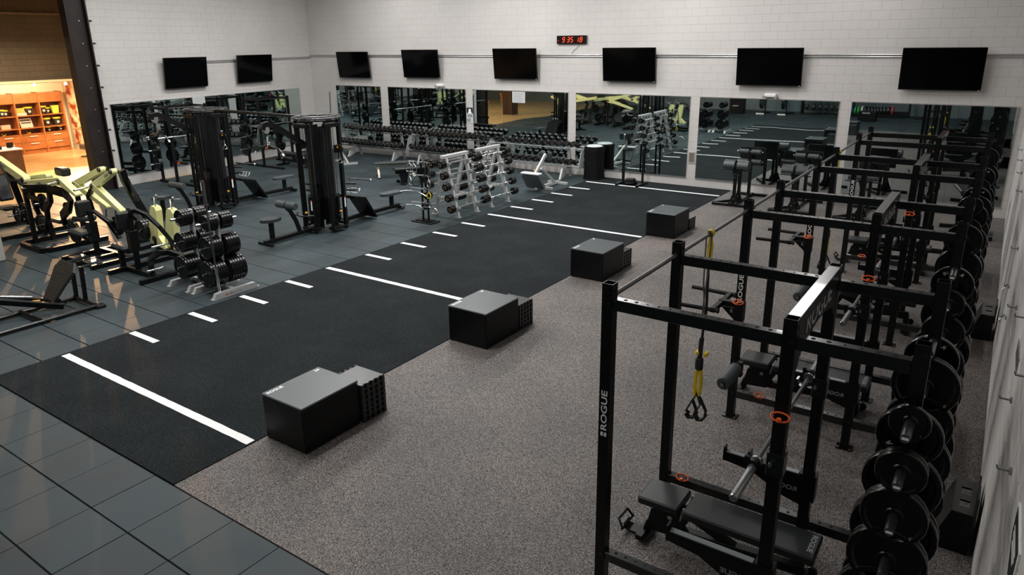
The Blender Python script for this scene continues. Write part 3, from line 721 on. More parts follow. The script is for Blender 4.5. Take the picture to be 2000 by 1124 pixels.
M().box(-.49, .49, -.07, 0, -.115, .115, .006).build('case', BEZEL, ck)
M().box(-.475, .475, -.0715, -.0695, -.10, .10).build('face', mat('clock_face', (.01, .002, .002), .25), ck)
SEG = {'0': 'abcdef', '1': 'bc', '3': 'abgcd', '5': 'afgcd', '8': 'abcdefg', '9': 'abcdfg'}
m = M()
def digit(x, ch, w=.068, h=.13, t=.015):
    def hseg(z): m.add([(x + z * .18 + a, -.0735, z + b) for a, b in ((.01, -t / 2), (w - .01, -t / 2), (w - .004, 0), (w - .01, t / 2), (.01, t / 2), (.004, 0))], [(0, 1, 2, 3, 4, 5)])
    def vseg(xx, z): m.add([(x + xx + (z + b) * .18 + a, -.0735, z + b) for a, b in ((-t / 2, .008), (t / 2, .008), (t / 2, h / 2 - .008), (-t / 2, h / 2 - .008))], [(0, 1, 2, 3)])
    for s in SEG[ch]:
        {'a': lambda: hseg(h / 2), 'g': lambda: hseg(0), 'd': lambda: hseg(-h / 2), 'b': lambda: vseg(w, 0), 'f': lambda: vseg(0, 0), 'c': lambda: vseg(w, -h / 2), 'e': lambda: vseg(0, -h / 2)}[s]()
for x, ch in ((-.29, '9'), (-.13, '3'), (-.015, '5'), (.165, '1'), (.29, '8')): digit(x, ch)
m.box(-.44, -.425, -.0735, -.071, -.03, -.015); m.build('numerals', LEDR, ck)
tag(M().tube([(-4.73, BY - .03, 3.81), (-4.78, BY - .02, 3.72), (-4.9, BY - .012, 3.64), (-4.98, BY - .01, 3.54)], .006, 6).build('clock_cord', mat('grey_cord', (.25, .25, .25), .6)), 'thin grey cord hanging under the digital clock', 'cord')
for k, z in enumerate((3.535, 3.485)):
    m = M(); m.cyl((-16.38, BY - .02, z - .03), (RWX, BY - .02, z - .03), .0135, 10)
    for x in range(-15, 6, 3): m.cyl((x, BY - .02, z - .03), (x + .05, BY - .02, z - .03), .018, 10)
    tag(m.build('conduit', GALV), ['upper of the two metal conduits along the long wall', 'lower of the two metal conduits along the long wall'][k], 'conduit')
    m = M(); a = LP0 + LN * .02 + LD * 3.0; b2 = LP0 + LN * .02 + LD * (LL - .05); m.cyl((a.x, a.y, z - .12), (b2.x, b2.y, z - .09), .0135, 10)
    tag(m.build('conduit', GALV), ['upper of the two metal conduits on the short wall', 'lower of the two metal conduits on the short wall'][k], 'conduit')
for k, (x, z) in enumerate([(-9.99, 2.53), (.806, 2.52)]):
    e = thing('emergency_light', ['white emergency light above the second mirror from the corner', 'white emergency light above the mirror behind the roller machines'][k], 'emergency light', (x, BY, z), 0, 'emergency lights')
    M().box(-.15, .15, -.09, 0, -.045, .05, .02).build('housing', WHITEP, e)
    for s in (-1, 1): M().lathe([(.0, -.07), (.035, -.07), (.04, -.04), (.03, 0)], (s * .15, -.075, -.03), (0, 1, 0), 12).build('lamp_head', mat('lamp_head_clear', (.3, .3, .3), .2), e)
p = thing('wall_poster', 'small black and white poster on the wall strip between two mirrors', 'poster', (-8.80, BY - .004, 1.60))
M().box(-.14, .14, -.006, 0, -.26, .26).build('sheet', PAPER, p)
m = M(); m.box(-.13, .13, -.0075, -.006, .06, .25); m.mat(1).lathe([(0, 0), (.05, 0)], (0, -.008, .16), (0, -1, 0), 12).prism([(-.09, .06), (.09, .06), (.03, .15), (-.03, .15)], -.009, -.008, XZ).mat(2).box(-.10, .10, -.008, -.006, -.06, .03).box(-.12, .02, -.008, -.006, -.22, -.10)
m.build('print', [TUBCOL, WHITE, GREYPRINT], p)
n = thing('printed_notice', 'grey printed notice with lines of text on the third long-wall mirror', 'notice', (-6.85, BY - .024, 2.24))
M().box(-.24, .24, -.003, 0, -.17, .17).build('sheet', PAPER, n)
m = M()
for k in range(6): m.box(-.2, .2 - (k % 3) * .03, -.0042, -.003, .12 - k * .05, .132 - k * .05)
m.build('text_lines', GREYPRINT, n)
q = LP0 + LD * 3.3 + LN * .03
n2 = dup(n, 'grey printed notice near the top of the long mirror on the short wall', (q.x, q.y, 2.17), ang - PI / 2 + PI / 2)
n2.rotation_euler = (0, 0, math.atan2(LN.x, -LN.y))
e = thing('outlet_recess', 'small recessed outlet box in the wall strip behind the bar stand', 'outlet', (-1.155, BY, .80))
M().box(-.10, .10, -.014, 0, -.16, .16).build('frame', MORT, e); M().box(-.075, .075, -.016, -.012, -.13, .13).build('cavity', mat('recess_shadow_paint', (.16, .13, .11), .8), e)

# ================================================================ DUMBBELL RACK
secs = [(-14.2, -10.95), (-10.88, -7.62), (-7.55, -4.22)]
SECN = ['corner section', 'middle section', 'section nearest the covered bin']
for i, (a, b) in enumerate(secs):
    r = thing('dumbbell_rack', ['silver two-tier dumbbell rack section nearest the room corner', 'silver two-tier dumbbell rack, middle section of three', 'silver two-tier dumbbell rack section beside the cloth-covered bin'][i], 'dumbbell rack', (a, 15.1, 0), 0, 'dumbbell rack sections')
    L = b - a; R = Matrix.Rotation(math.radians(-14), 3, 'X')
    for (y, z) in ((.12, .41), (.30, .90)):
        for dy, dz in ((-.10, -.018), (.10, .032)): M().box(.02, L - .02, y + dy - (.012 if i < 2 else .02), y + dy + (.012 if i < 2 else .02), z + dz - .012, z + dz + .012, .004).build('shelf_rail', SILVER if i == 2 else DKSTEEL, r)
    for x in (.55, L - .55):
        m = M(); m.beam((x, .50, 0), (x, .36, 1.02), .09, .06, .004).beam((x, .05, .42), (x, .46, .30), .06, .06).beam((x, .2, .90), (x, .42, .86), .06, .06)
        m.prism([(-.16, 0), (-.12, 0), (.50, .22), (.50, .30), (-.02, .30)], x - .03, x + .03, YZ); m.build('leg_frame', SILVER, r)
        M().box(x - .05, x + .05, .12, .16, .10, .24).build('logo_plate', GREYPRINT, r)
    for x in (.02, L - .02): M().prism([(-.02, .30), (.24, .40), (.44, .95), (.16, .80)], x - .006, x + .006, YZ).build('end_plate', SILVER, r)
db0 = None; tot = {0: 0, 1: 0}
def dumbbell(label, loc, r, L, chrome, group):
    d = thing('dumbbell', label, 'dumbbell', loc, 0, group)
    R = Matrix.Rotation(math.radians(-14), 3, 'X'); ax = R @ Vector((0, 1, 0))
    m = M(); m.cyl(-ax * L * .26, ax * L * .26, .016, 10); m.build('handle', CHROME if chrome else DKSTEEL, d)
    for s in (-1, 1):
        m = M(); m.lathe([(0, L * .22), (r * .8, L * .22), (r, L * .25), (r, L * .47), (r * .86, L * .5), (r * .80, L * .492), (0, L * .492)], axis=ax * s, n=12 if not chrome else 14)
        m.mat(1).lathe([(r * .3, L * .4945), (r * .42, L * .4945)], axis=ax * s, n=10); m.build('head', [GRIP, mat_db], d)
    return d
mat_db = mat('dull_gold_print', (.03, .022, .010), .4)
for tier, (y, z) in enumerate(((.12, .41), (.30, .90))):
    tn = ['lower tier', 'upper tier'][tier]; first = {}
    for si, (a, b) in enumerate(secs):
        sp, r, L, ch = [(.200, .098, .50, False), (.198, .096, .48, False), (.235, .080, .36, True)][si]
        n = int((b - a - .1) / sp)
        for k in range(n):
            x = a + (b - a) / 2 + (k - (n - 1) / 2) * sp; rr = r
            lab = f"{'chrome-gripped dumbbell' if ch else 'black dumbbell'}, {ORD[k]} from the corner end, {tn}, {SECN[si]}"
            loc = (x, 15.1 + y, z + .02 + rr * .93)
            if si not in first: first[si] = dumbbell(lab, loc, rr, L, ch, 'dumbbells on the ' + tn)
            else: dup(first[si], lab, loc)

# covered bin
b = M(); n = 28; vs = []
prof = [(0.0, .27), (.15, .255), (.5, .25), (.80, .25), (.92, .262), (.955, .25), (.965, .0)]
for z, r in prof:
    for k in range(n):
        a = 2 * PI * k / n; w = 1 + (.05 * math.sin(a * 5 + z * 2) + .03 * math.sin(a * 9)) * (1 - z) * (1 if r else 0)
        vs.append((r * w * 1.0 * math.copysign(abs(math.cos(a)) ** .5, math.cos(a)), r * w * math.copysign(abs(math.sin(a)) ** .5, math.sin(a)), z))
fs = [(i * n + k, i * n + (k + 1) % n, (i + 1) * n + (k + 1) % n, (i + 1) * n + k) for i in range(len(prof) - 1) for k in range(n)]
cb = thing('covered_bin', 'tall bin draped in black cloth with a pale lid beside the dumbbell rack', 'bin', (-3.98, 15.60, 0))
b.add(vs, fs, True).build('cloth_cover', CLOTH, cb)
M().lathe([(0, .03), (.20, .028), (.235, .012), (.24, 0)], (0, 0, .958), (0, 0, 1), 24).build('lid', mat('grey_lid', (.62, .65, .65), .35), cb)

# bar stand
b = thing('bar_stand', 'low black stand with upright posts on the far white turf line', 'stand', (-2.62, 15.28, .011))
m = M(); m.beam((-.32, -.32, .03), (-.32, .36, .03), .07, .06, .004).beam((.30, -.32, .03), (.30, .36, .03), .07, .06, .004).beam((-.32, .0, .03), (.30, .0, .03), .07, .06, .004); m.build('base', BLK, b)
for x, y in ((-.30, .05), (-.22, -.05), (.24, .22), (.30, .05)): M().box(x - .022, x + .022, y - .022, y + .022, .05, .98 if x < 0 else 1.02, .004).build('post', BLK, b)
for k, (r, z) in enumerate(((.20, .07), (.17, .11), (.14, .15))):
    plate('weight_plate', f"black plate lying flat on the low bar stand, {ORD[k]} from the bottom", (-2.62 - .02, 15.26, z + .013), r, .035, 'Y', 'plates on the bar stand').rotation_euler = (PI / 2, 0, 0)

# ================================================================ FIXED BARBELL RACKS
def head(m, y, r=.085, w=.15, s=1):
    m.lathe([(.0, 0), (r * .8, 0), (r, .012), (r, w - .012), (r * .86, w), (r * .80, w - .004), (0, w - .004)], (0, y, 0), (0, s, 0), 16)
def a_frame(label, y, L):
    r = thing('barbell_rack', label, 'barbell rack', (-4.66, y, 0), 0, 'silver barbell racks')
    M().box(-.055, .055, -.11, L + .11, 1.35, 1.43, .01).build('top_beam', SILVER, r)
    for yy in (0, L):
        m = M(); m.beam((.02, yy, 1.36), (.33, yy, .03), .075, .085, .004).box(.27, .40, yy - .04, yy + .04, 0, .03, .004); m.build('leg', SILVER, r)
        m = M(); m.beam((-.02, yy, 1.36), (-.37, yy, .03), .075, .085, .004).box(-.43, -.31, yy - .04, yy + .04, 0, .03, .004); m.build('leg', SILVER, r)
        M().beam((-.22, yy, .42), (.22, yy, .42), .05, .06).build('brace', SILVER, r)
        for k in range(5):
            z = 1.26 - k * .25
            for s in (-1, 1):
                x = s * (.03 + (1.36 - z) * .24) + s * .05; M().box(x - .01 * s, x + .05 * s, yy - .02, yy + .02, z - .045, z - .03).box(x + .045 * s, x + .055 * s, yy - .02, yy + .02, z - .045, z + .0).build('hook', SILVER, r)
    M().beam((.0, 0, .42), (.0, L, .42), .05, .06).build('brace', SILVER, r)
    return r
a_frame('silver A-frame barbell rack nearer the foreground, holding straight bars', 9.62, .72)
a_frame('silver A-frame barbell rack further back, holding bent curl bars', 10.92, .72)
def fixbar(label, loc, curl, r, off, half, grp):
    b = thing('fixed_barbell', label, 'barbell', loc, 0, grp); m = M()
    if curl:
        pts = [(0, -half + .1, 0)]
        for k in range(25):
            y = -.34 + .68 * k / 24; pts.append((.035 * math.sin(k * PI / 4) * (1 if 0 < k < 24 else 0), y, .018 * math.sin(k * PI / 4)))
        pts.append((0, half - .1, 0)); m.tube(pts, .0145, 8)
    else:
        m.cyl((0, -half + .1, 0), (0, half - .1, 0), .0145, 10)
        for k in (-.28, -.1, .1, .28): m.cyl((0, k - .03, 0), (0, k + .03, 0), .019, 10)
    for s in (-1, 1): m.cyl((0, s * (half - .13), 0), (0, s * (half - .08), 0), .024, 10)
    m.build('bar', CHROME, b)
    for s in (-1, 1):
        h = M(); head(h, s * (half - .10), r, .15 + off, s); h.mat(1).lathe([(r * .3, 0), (r * .42, 0)], (0, s * (half - .10) + s * (.148 + off), 0), (0, s, 0), 10); h.build('head', [GRIP, mat_db2], b)
    return b
mat_db2 = mat('pale_gold_print', (.22, .19, .12), .4)
for fi, y in enumerate((9.98, 11.28)):
    for s in (1, -1):
        for k in range(5):
            z = 1.26 - k * .25; x = -4.66 + s * (.03 + (1.36 - z) * .24) + s * .085
            fixbar(f"{['straight fixed barbell', 'bent curl barbell'][fi]}, {ORD[k]} from the top, {'turf' if s > 0 else 'tower'} side of its rack", (x, y, z), fi == 1, .092 if k else .10, .0, .66 if fi == 0 else .62, ['straight barbells on the nearer rack', 'curl bars on the further rack'][fi])

# cable attachment stand
st = thing('attachment_stand', 'black two-post stand hung with chrome cable handles beside the turf', 'stand', (-4.72, 8.93, 0), 0)
m = M(); m.box(-.30, .30, -.16, .16, 0, .03, .006).box(-.2, .2, -.1, .1, .03, .05); m.build('base', BLK, st)
for x in (-.06, .10): M().cyl((x, 0, .04), (x, 0, 1.42), .024, 12).build('post', BLK, st)
for z in (1.36, 1.06, .76, .44): 
    m = M(); m.box(-.10, .14, -.02, .02, z - .02, z + .02)
    for x in (-.28, -.16, .2, .32): m.cyl((.02, -.0, z), (x, -.14, z + .03), .008, 6)
    m.build('peg_arm', STEEL, st)
AT = ['chrome V-shaped row handle', 'chrome stirrup handle', 'chrome straight lat bar', 'chrome curl bar handle', 'black pulldown rope', 'chrome double grip handle', 'yellow and black ankle strap', 'chrome short straight bar', 'chrome wide triangle grip', 'black stirrup grip']
for k, nm in enumerate(AT):
    lv = k % 4; z = [1.36, 1.06, .76, .44][lv]; x = -4.72 + [-.26, .27, -.12][k // 4] + random.uniform(-.03, .03); y = 8.93 - .15
    t = thing('cable_attachment', f"{nm} hanging on the {['top', 'second', 'third', 'lowest'][lv]} arms of the attachment stand", 'cable handle', (x, y, z - .01), random.uniform(-.6, .6), 'handles on the attachment stand')
    m = M()
    if k in (2, 7, 3): m.tube([(-.42 if k == 2 else -.28, -.02, -.12), (-.2, 0, -.05), (.0, 0, -.03), (.2, 0, -.05), (.42 if k == 2 else .28, -.02, -.12)], .014, 8)
    elif k == 4: m.tube([(-.08, 0, -.3), (-.03, 0, -.05), (0, 0, 0), (.03, 0, -.05), (.08, 0, -.3)], .016, 8)
    elif k == 6: m.tube([(0, 0, 0), (-.05, 0, -.08), (-.03, 0, -.15), (.04, 0, -.14), (.04, 0, -.07)], .011, 6, True)
    else: m.tube([(0, 0, 0), (-.09, 0, -.10), (-.07, 0, -.20), (.07, 0, -.20), (.09, 0, -.10)], .010, 8, True).cyl((-.06, 0, -.2), (.06, 0, -.2), .018, 8)
    m.build('handle', CHROME if k not in (4, 6, 9) else (STRAPY if k == 6 else STRAPB), t)
    M().tube([(0, 0, .03), (.015, 0, .015), (0, 0, 0), (-.015, 0, .015)], .005, 6, True).build('clip', CHROME, t)

# ================================================================ FREE BENCHES
b = thing('preacher_bench', 'silver preacher bench with a white slanted arm pad by the turf edge', 'bench', (-4.5, 13.3, 0))
m = M(); m.prism([(-.36, .44), (-.30, .50), (-.02, .12), (-.08, .06)], -.28, .28, lambda u, v, w: Vector((w, u, v))); m.build('slant_board', mat('slant_board_grey', (.10, .115, .12), .4), b)
M().obb((0, -.30, .505), (.58, .20, .05), None, .015).build('arm_pad', mat('pale_arm_pad', (.66, .68, .68), .4), b)
m = M(); m.beam((.05, -.2, .46), (.16, .18, .98), .07, .07, .004).beam((.02, -.1, .06), (.02, 1.1, .06), .08, .08, .004).beam((-.32, .2, .04), (.36, .2, .04), .08, .07, .004).beam((.02, .9, .06), (.1, .05, .6), .06, .06).beam((-.3, 1.05, .04), (.34, 1.05, .04), .08, .07, .004); m.build('frame', SILVER, b)
for s in (-1, 1): M().obb((.16 + s * .12, .20, .92), (.18, .06, .22), Matrix.Rotation(-.5 * s, 3, 'Z'), .02).build('elbow_pad', PAD, b)
M().cyl((-.08, -.05, .55), (.0, -.05, .55), .02, 8).build('knob', AMBER, b)

b = thing('flat_bench', 'flat bench with a black pad on curved pale metal legs behind the cable tower', 'bench', (-9.35, 12.85, 0), -.70)
M().box(-.16, .16, -.62, .62, .40, .455, .015).build('pad', PAD, b)
m = M(); m.box(-.035, .035, -.6, .6, .33, .40, .004)
for y in (-.52, .52): m.sweep([(-.30, y, .02), (-.26, y, .14), (-.16, y, .24), (0, y, .28), (.16, y, .24), (.26, y, .14), (.30, y, .02)], .06, .045).box(-.03, .03, y - .03, y + .03, .28, .35)
m.build('frame', mat('champagne_metal', (.55, .50, .40), .35, .6), b)
for x in (-.3, .3): M().cyl((x, -.56, .025), (x, -.48, .025), .025, 10).build('wheel', RUBBER, b)

b = thing('flat_bench', 'black utility bench behind the attachment stand with a dark base', 'bench', (-8.2, 12.35, 0), -.55)
M().box(-.17, .17, -.55, .60, .40, .47, .015).build('pad', PADB, b)
m = M(); m.box(-.04, .04, -.5, .5, .30, .40).prism([(-.42, .33), (-.30, .0), (-.18, .0), (-.12, .33)], -.05, .05, YZ).prism([(.1, .33), (.26, .0), (.42, .0), (.45, .33)], -.05, .05, YZ).box(-.26, .26, -.34, -.26, 0, .05, .004).box(-.26, .26, .3, .38, 0, .05, .004); m.build('frame', BLK, b)
for x in (-.22, .22): M().lathe([(0, -.02), (.045, -.02), (.045, .02), (0, .02)], (x, -.38, .045), (1, 0, 0), 12).build('wheel', RUBBER, b)

b = thing('extension_bench', 'silver back-extension stand with a dark roller near the corner', 'bench', (-12.9, 13.9, 0), .2)
m = M(); m.box(-.055, .055, -.055, .055, .03, .95, .006).beam((0, 0, .45), (.55, -.35, .03), .06, .06).beam((-.3, .1, .03), (.3, -.1, .03), .07, .06).beam((.35, -.6, .03), (.75, -.1, .03), .07, .06).beam((.0, 0, .03), (.55, -.35, .03), .06, .05); m.build('frame', SILVER, b)
m = M(); m.cyl((-.02, -.06, .52), (.62, -.30, .52), .06, 14); m.build('roller', mat('bronze_roller', (.16, .15, .12), .35, .3), b)
tag(M().cyl((-15.0, 15.35, .02), (-14.93, 15.45, 2.22), .0145, 10).cyl((-14.95, 15.43, 1.5), (-14.93, 15.45, 2.22), .025, 12).build('barbell', STEEL), 'olympic barbell standing upright in the room corner', 'barbell')

# ================================================================ ROLLER BACK-EXTENSION MACHINES
def ghd(label, x, y, full=True):
    g = thing('extension_machine', label, 'exercise machine', (x, y, 0), 0, 'roller back-extension machines')
    m = M(); m.beam((0, .0, .05), (0, 1.55, .05), .07, .06, .004).beam((-.52, -.02, .04), (.52, .02, .04), .07, .06, .004).beam((-.38, 1.5, .04), (.38, 1.5, .04), .07, .06, .004).beam((-.50, 0, .05), (-.02, .75, .05), .06, .06); m.build('base', BLK, g)
    for yy in (.0, .36):
        m = M(); m.box(-.035, .035, yy - .035, yy + .035, .05, .94, .004); m.prism([(-.13, .06), (.13, .06), (.04, .28), (-.04, .28)], yy - .045, yy - .035, XZ).prism([(-.09, .96), (.09, .96), (.03, .74), (-.03, .74)], yy - .045, yy - .035, XZ)
        m.mat(1)
        for (a, c) in ((-.07, .10), (.07, .10), (0, .2), (0, .72), (0, .8)): m.cyl((a, yy - .05, c), (a, yy - .044, c), .014, 6)
        m.build('front_post', [BLK, STEEL], g)
    for s in (-1, 1):
        m = M(); R = .145; pr = [(.0 + R * math.cos(t), .985 + R * .95 * math.sin(t)) for t in [PI * (-.12) + PI * 1.24 * k / 14 for k in range(15)]]
        m.prism(pr, s * .03, s * .29, lambda u, v, w: Vector((w, u + .05, v))); m.build('hip_pad', PAD, g)
    M().cyl((-.36, -.02, .90), (.36, -.02, .90), .012, 8).build('grab_handle', BLK, g)
    m = M(); m.box(-.035, .035, 1.16, 1.23, .05, 1.15, .004).beam((0, 1.2, .98), (0, .92, .98), .05, .06); m.build('rear_post', BLK, g)
    M().obb((0, 1.28, 1.06), (.62, .02, .46), None, .004).build('ankle_plate', SATIN, g)
    for z, yy in ((1.20, 1.04), (.95, 1.10)):
        m = M(); m.cyl((-.30, yy, z), (.30, yy, z), .014, 8); m.mat(1)
        for s in (-1, 1): m.lathe([(0, .03), (.055, .03), (.06, .04), (.06, .26), (.055, .27), (0, .27)], (0, yy, z), (s, 0, 0), 14)
        m.mat(2).cyl((-.315, yy, z), (-.3, yy, z), .02, 8).cyl((.3, yy, z), (.315, yy, z), .02, 8); m.build('ankle_roller', [BLK, FOAM, STEEL], g)
    return g
ghd('black back-extension machine with twin rollers, nearest the turf', .66, 14.05)
ghd('black back-extension machine with twin rollers, second from the turf', 2.02, 14.0)
ghd('black back-extension machine with twin rollers, behind the farthest power rack posts', 3.45, 13.95)

# reverse hyper style machine at the far right corner
g = thing('leg_curl_machine', 'black pendulum machine by the side wall past the racks', 'exercise machine', (5.55, 13.6, 0), .2)
m = M(); m.beam((-.4, 0, .04), (.4, 0, .04), .08, .07).beam((-.4, .9, .04), (.4, .9, .04), .08, .07).beam((0, 0, .04), (0, .9, .04), .08, .07).box(-.04, .04, -.04, .04, .05, .95).box(-.04, .04, .86, .94, .05, .85); m.build('frame', BLK, g)
M().box(-.3, .3, -.15, .75, .92, 1.0, .02).build('pad', PADB, g); M().beam((0, 0, .8), (.02, -.45, .25), .05, .05).build('pendulum', SATIN, g)
M().cyl((-.3, -.45, .25), (.3, -.45, .25), .05, 12).build('roller', FOAM, g)
# ================================================================ CABLE TOWERS
def tower(label, x, y):
    t = thing('cable_tower', label, 'cable machine', (x, y, 0), 0, 'four-stack cable towers'); H = 2.38
    m = M()
    for r, z in ((.50, 2.42), (.44, 2.38)): m.tube([(r * math.cos(a), r * math.sin(a), z) for a in [2 * PI * k / 32 for k in range(32)]], .018, 8, True)
    for a in (PI / 4, 3 * PI / 4, PI / 2, 0): m.cyl((-.49 * math.cos(a), -.49 * math.sin(a), 2.42), (.49 * math.cos(a), .49 * math.sin(a), 2.42), .014, 8)
    m.build('top_ring', SATIN, t)
    for k in range(8):
        a = PI / 8 + k * PI / 4; r = .46; px, py = r * math.cos(a), r * math.sin(a)
        m = M(); R = Matrix.Rotation(a, 3, 'Z'); m.obb((px, py, 1.21), (.07, .05, 2.36), R, .006); m.mat(1).obb((px + .036 * math.cos(a), py + .036 * math.sin(a), 1.15), (.003, .03, 1.9), R)
        m.build('post', [BLK, SATIN], t)
    for k in range(4):
        a = k * PI / 2; R = Matrix.Rotation(a, 3, 'Z'); c = Vector((math.cos(a), math.sin(a), 0)); sd = Vector((-math.sin(a), math.cos(a), 0))
        m = M()
        for q in range(16): m.obb(c * .27 + Vector((0, 0, .20 + q * .036)), (.10, .30, .031), R, .004)
        m.build('weight_stack', GRIP, t)
        m = M()
        for s in (-1, 1): m.cyl(c * .27 + sd * s * .09 + Vector((0, 0, .15)), c * .27 + sd * s * .09 + Vector((0, 0, 2.30)), .010, 8)
        m.cyl(c * .27 + Vector((0, 0, .8)), c * .27 + Vector((0, 0, 2.3)), .004, 6); m.cyl(c * .43 + sd * .03 + Vector((0, 0, .3)), c * .43 + sd * .03 + Vector((0, 0, 2.25)), .004, 6); m.build('guide_rods', DKSTEEL, t)
        m = M(); m.obb(c * .20 + Vector((0, 0, .50 if k % 2 else 1.2)), (.012, .34, .85 if k % 2 else 2.1), R); m.build('shroud', mat_shroud, t)
        M().obb(c * .40 + Vector((0, 0, .10)), (.16, .42, .05), R, .004).build('cross_plate', BLK, t); M().obb(c * .42 + Vector((0, 0, 2.28)), (.10, .42, .09), R, .01).build('cross_plate', BLK, t)
        m = M(); m.obb(c * .485 + sd * .16 + Vector((0, 0, .62)), (.004, .035, .20), R); m.mat(1).obb(c * .486 + sd * .16 + Vector((0, 0, .735)), (.004, .035, .03), R); m.build('instruction_label', [WHITE, RED], t)
        m = M(); m.lathe([(0, 0), (.022, 0), (.026, .02), (.015, .05), (0, .05)], c * .49 + Vector((0, 0, .46)), c, 10); m.build('selector_knob', AMBER, t)
        M().lathe([(.0, -.012), (.05, -.012), (.058, -.006), (.045, 0), (.058, .006), (.05, .012), (0, .012)], c * .42 + Vector((0, 0, .32)), sd, 16).build('pulley', SATIN, t)
    # adjustable pulleys and pull-up stubs on the two free sides
    for s in (-1, 1):
        m = M(); m.box(s * .50, s * .58, -.06, .06, 1.72, 1.88, .006); m.lathe([(0, -.012), (.08, -.012), (.085, -.006), (.07, 0), (.085, .006), (.08, .012), (0, .012)], (s * .64, 0, 1.80), (0, 1, 0), 18); m.build('swivel_pulley', [SATIN], t)
        m = M(); m.cyl((s * .60, .01, 1.72), (s * .60, .01, 1.62), .012, 8).tube([(s * .60, -.05, 1.50), (s * .60, .01, 1.62), (s * .60, .07, 1.50)], .012, 8, True); m.build('hand_grip', CHROME, t)
        M().lathe([(0, 0), (.02, 0), (.02, .03), (0, .03)], (s * .58, .0, 1.83), (0, -1, 0), 10).build('adjuster_knob', AMBER, t)
    for z in (.78, .92): M().cyl((-.46, .10, z), (-.66, .10, z), .03, 12).build('storage_horn', RUBBER, t)
    m = M()
    for z in (1.00, .86): m.cyl((.40, .30, z), (.58, .42, z), .022, 10)
    m.cyl((.42, .36, 1.10), (.86, .58, 1.08), .016, 8); m.build('storage_horn', SATIN, t)
    M().lathe([(0, -.001), (.022, 0), (.022, .02), (0, .02)], (.86, .58, 1.08), (1, .5, 0), 8).build('horn_cap', WHITE, t)
    m = M(); m.tube([(-.30 + .3 * 0, -.5, .42), (-.18, -.64, .42), (.10, -.66, .42), (.24, -.5, .42)], .022, 8); m.build('guard_bar', SATIN, t)
    # lat pulldown on the near side
    m = M(); m.sweep([(0, -.36, 1.88), (0, -.52, 1.98), (0, -1.05, 2.32), (0, -1.22, 2.40), (0, -1.34, 2.38), (0, -1.38, 2.30)], .09, .10, (1, 0, 0)); m.build('lat_arm', BLK, t)
    m = M(); m.lathe([(0, -.02), (.07, -.02), (.075, 0), (.07, .02), (0, .02)], (0, -1.28, 2.28), (1, 0, 0), 16); m.cyl((0, -1.26, 2.22), (0, -1.26, 1.98), .008, 6)
    for k in range(6): m.lathe([(.0, -.014), (.028, 0), (0, .014)], (0, -1.26, 2.14 - k * .035), (0, 0, 1), 8)
    m.build('lat_pulley', CHROME, t)
    m = M(); m.tube([(-.40, -1.26, 1.84), (-.30, -1.26, 1.93), (0, -1.26, 1.97), (.30, -1.26, 1.93), (.40, -1.26, 1.84)], .02, 8); m.mat(1).cyl((-.40, -1.26, 1.84), (-.44, -1.26, 1.80), .02, 8).cyl((.40, -1.26, 1.84), (.44, -1.26, 1.80), .02, 8); m.build('lat_bar', [SATIN, WHITE], t)
    m = M(); m.beam((0, -.45, .08), (0, -1.62, .06), .09, .08, .004).box(-.04, .04, -1.46, -1.38, .08, .48, .004); m.sweep([(0, -.72, .10), (0, -.80, .35), (0, -.92, .58), (0, -1.00, .66)], .06, .07, (1, 0, 0)); m.box(-.22, .22, -1.62, -1.56, .0, .05, .004); m.build('lat_frame', BLK, t)
    pl = [(.20 * math.cos(a) if abs(math.cos(a)) > .01 else 0, .17 * math.sin(a)) for a in [2 * PI * k / 20 for k in range(20)]]
    M().prism([(u * .85, -1.42 + v * 1.35) for u, v in pl], .47, .53, XY).build('lat_seat', PAD, t)
    for s in (-1, 1): M().lathe([(0, .02), (.065, .02), (.075, .035), (.075, .27), (.065, .29), (0, .29)], (0, -1.0, .72), (s, 0, .0), 16).build('knee_roller', FOAM, t)
    m = M(); m.lathe([(0, 0), (.025, 0), (.025, .03), (0, .03)], (.05, -.92, .70), (0, 1, 0), 10); m.build('adjuster_knob', AMBER, t)
    # low row on the far side
    m = M(); m.beam((0, .45, .10), (0, 2.30, .10), .09, .08, .004).box(-.04, .04, 2.02, 2.10, .10, .40, .004); m.cyl((-.14, 2.32, .05), (.14, 2.32, .05), .04, 12); m.build('row_frame', BLK, t)
    M().prism([(.14 * math.cos(a), 2.06 + .20 * math.sin(a) + (.14 if math.sin(a) > 0 else -.14)) for a in [2 * PI * k / 22 for k in range(22)]], .40, .46, XY).build('row_seat', FOAM, t)
    m = M(); m.prism([(.62, .64), (.98, .56), (1.30, .05), (1.27, .03), (.95, .50), (.62, .58)], -.27, .27, YZ); m.build('foot_board', BLK, t)
    m = M()
    for k in range(3): m.tube([(-.10 + k * .12, .78, .67), (-.14 + k * .12, .82, .74), (-.06 + k * .12, .90, .76), (-.04 + k * .12, .84, .67)], .011, 6, True)
    m.build('row_handle', CHROME, t)
    return t
mat_shroud = mat('black_shroud', (.006, .007, .008), .22)
tower('black four-stack cable tower nearer the turf, with lat seat and row bench', -6.17, 7.30)
tower('black four-stack cable tower nearer the short wall mirror', -10.22, 7.35)
tag(M().cyl((-9.76, 7.33, 2.41), (-6.63, 7.30, 2.41), .035, 12).build('tower_link_beam', SATIN), 'long black tube linking the tops of the two cable towers', 'beam')

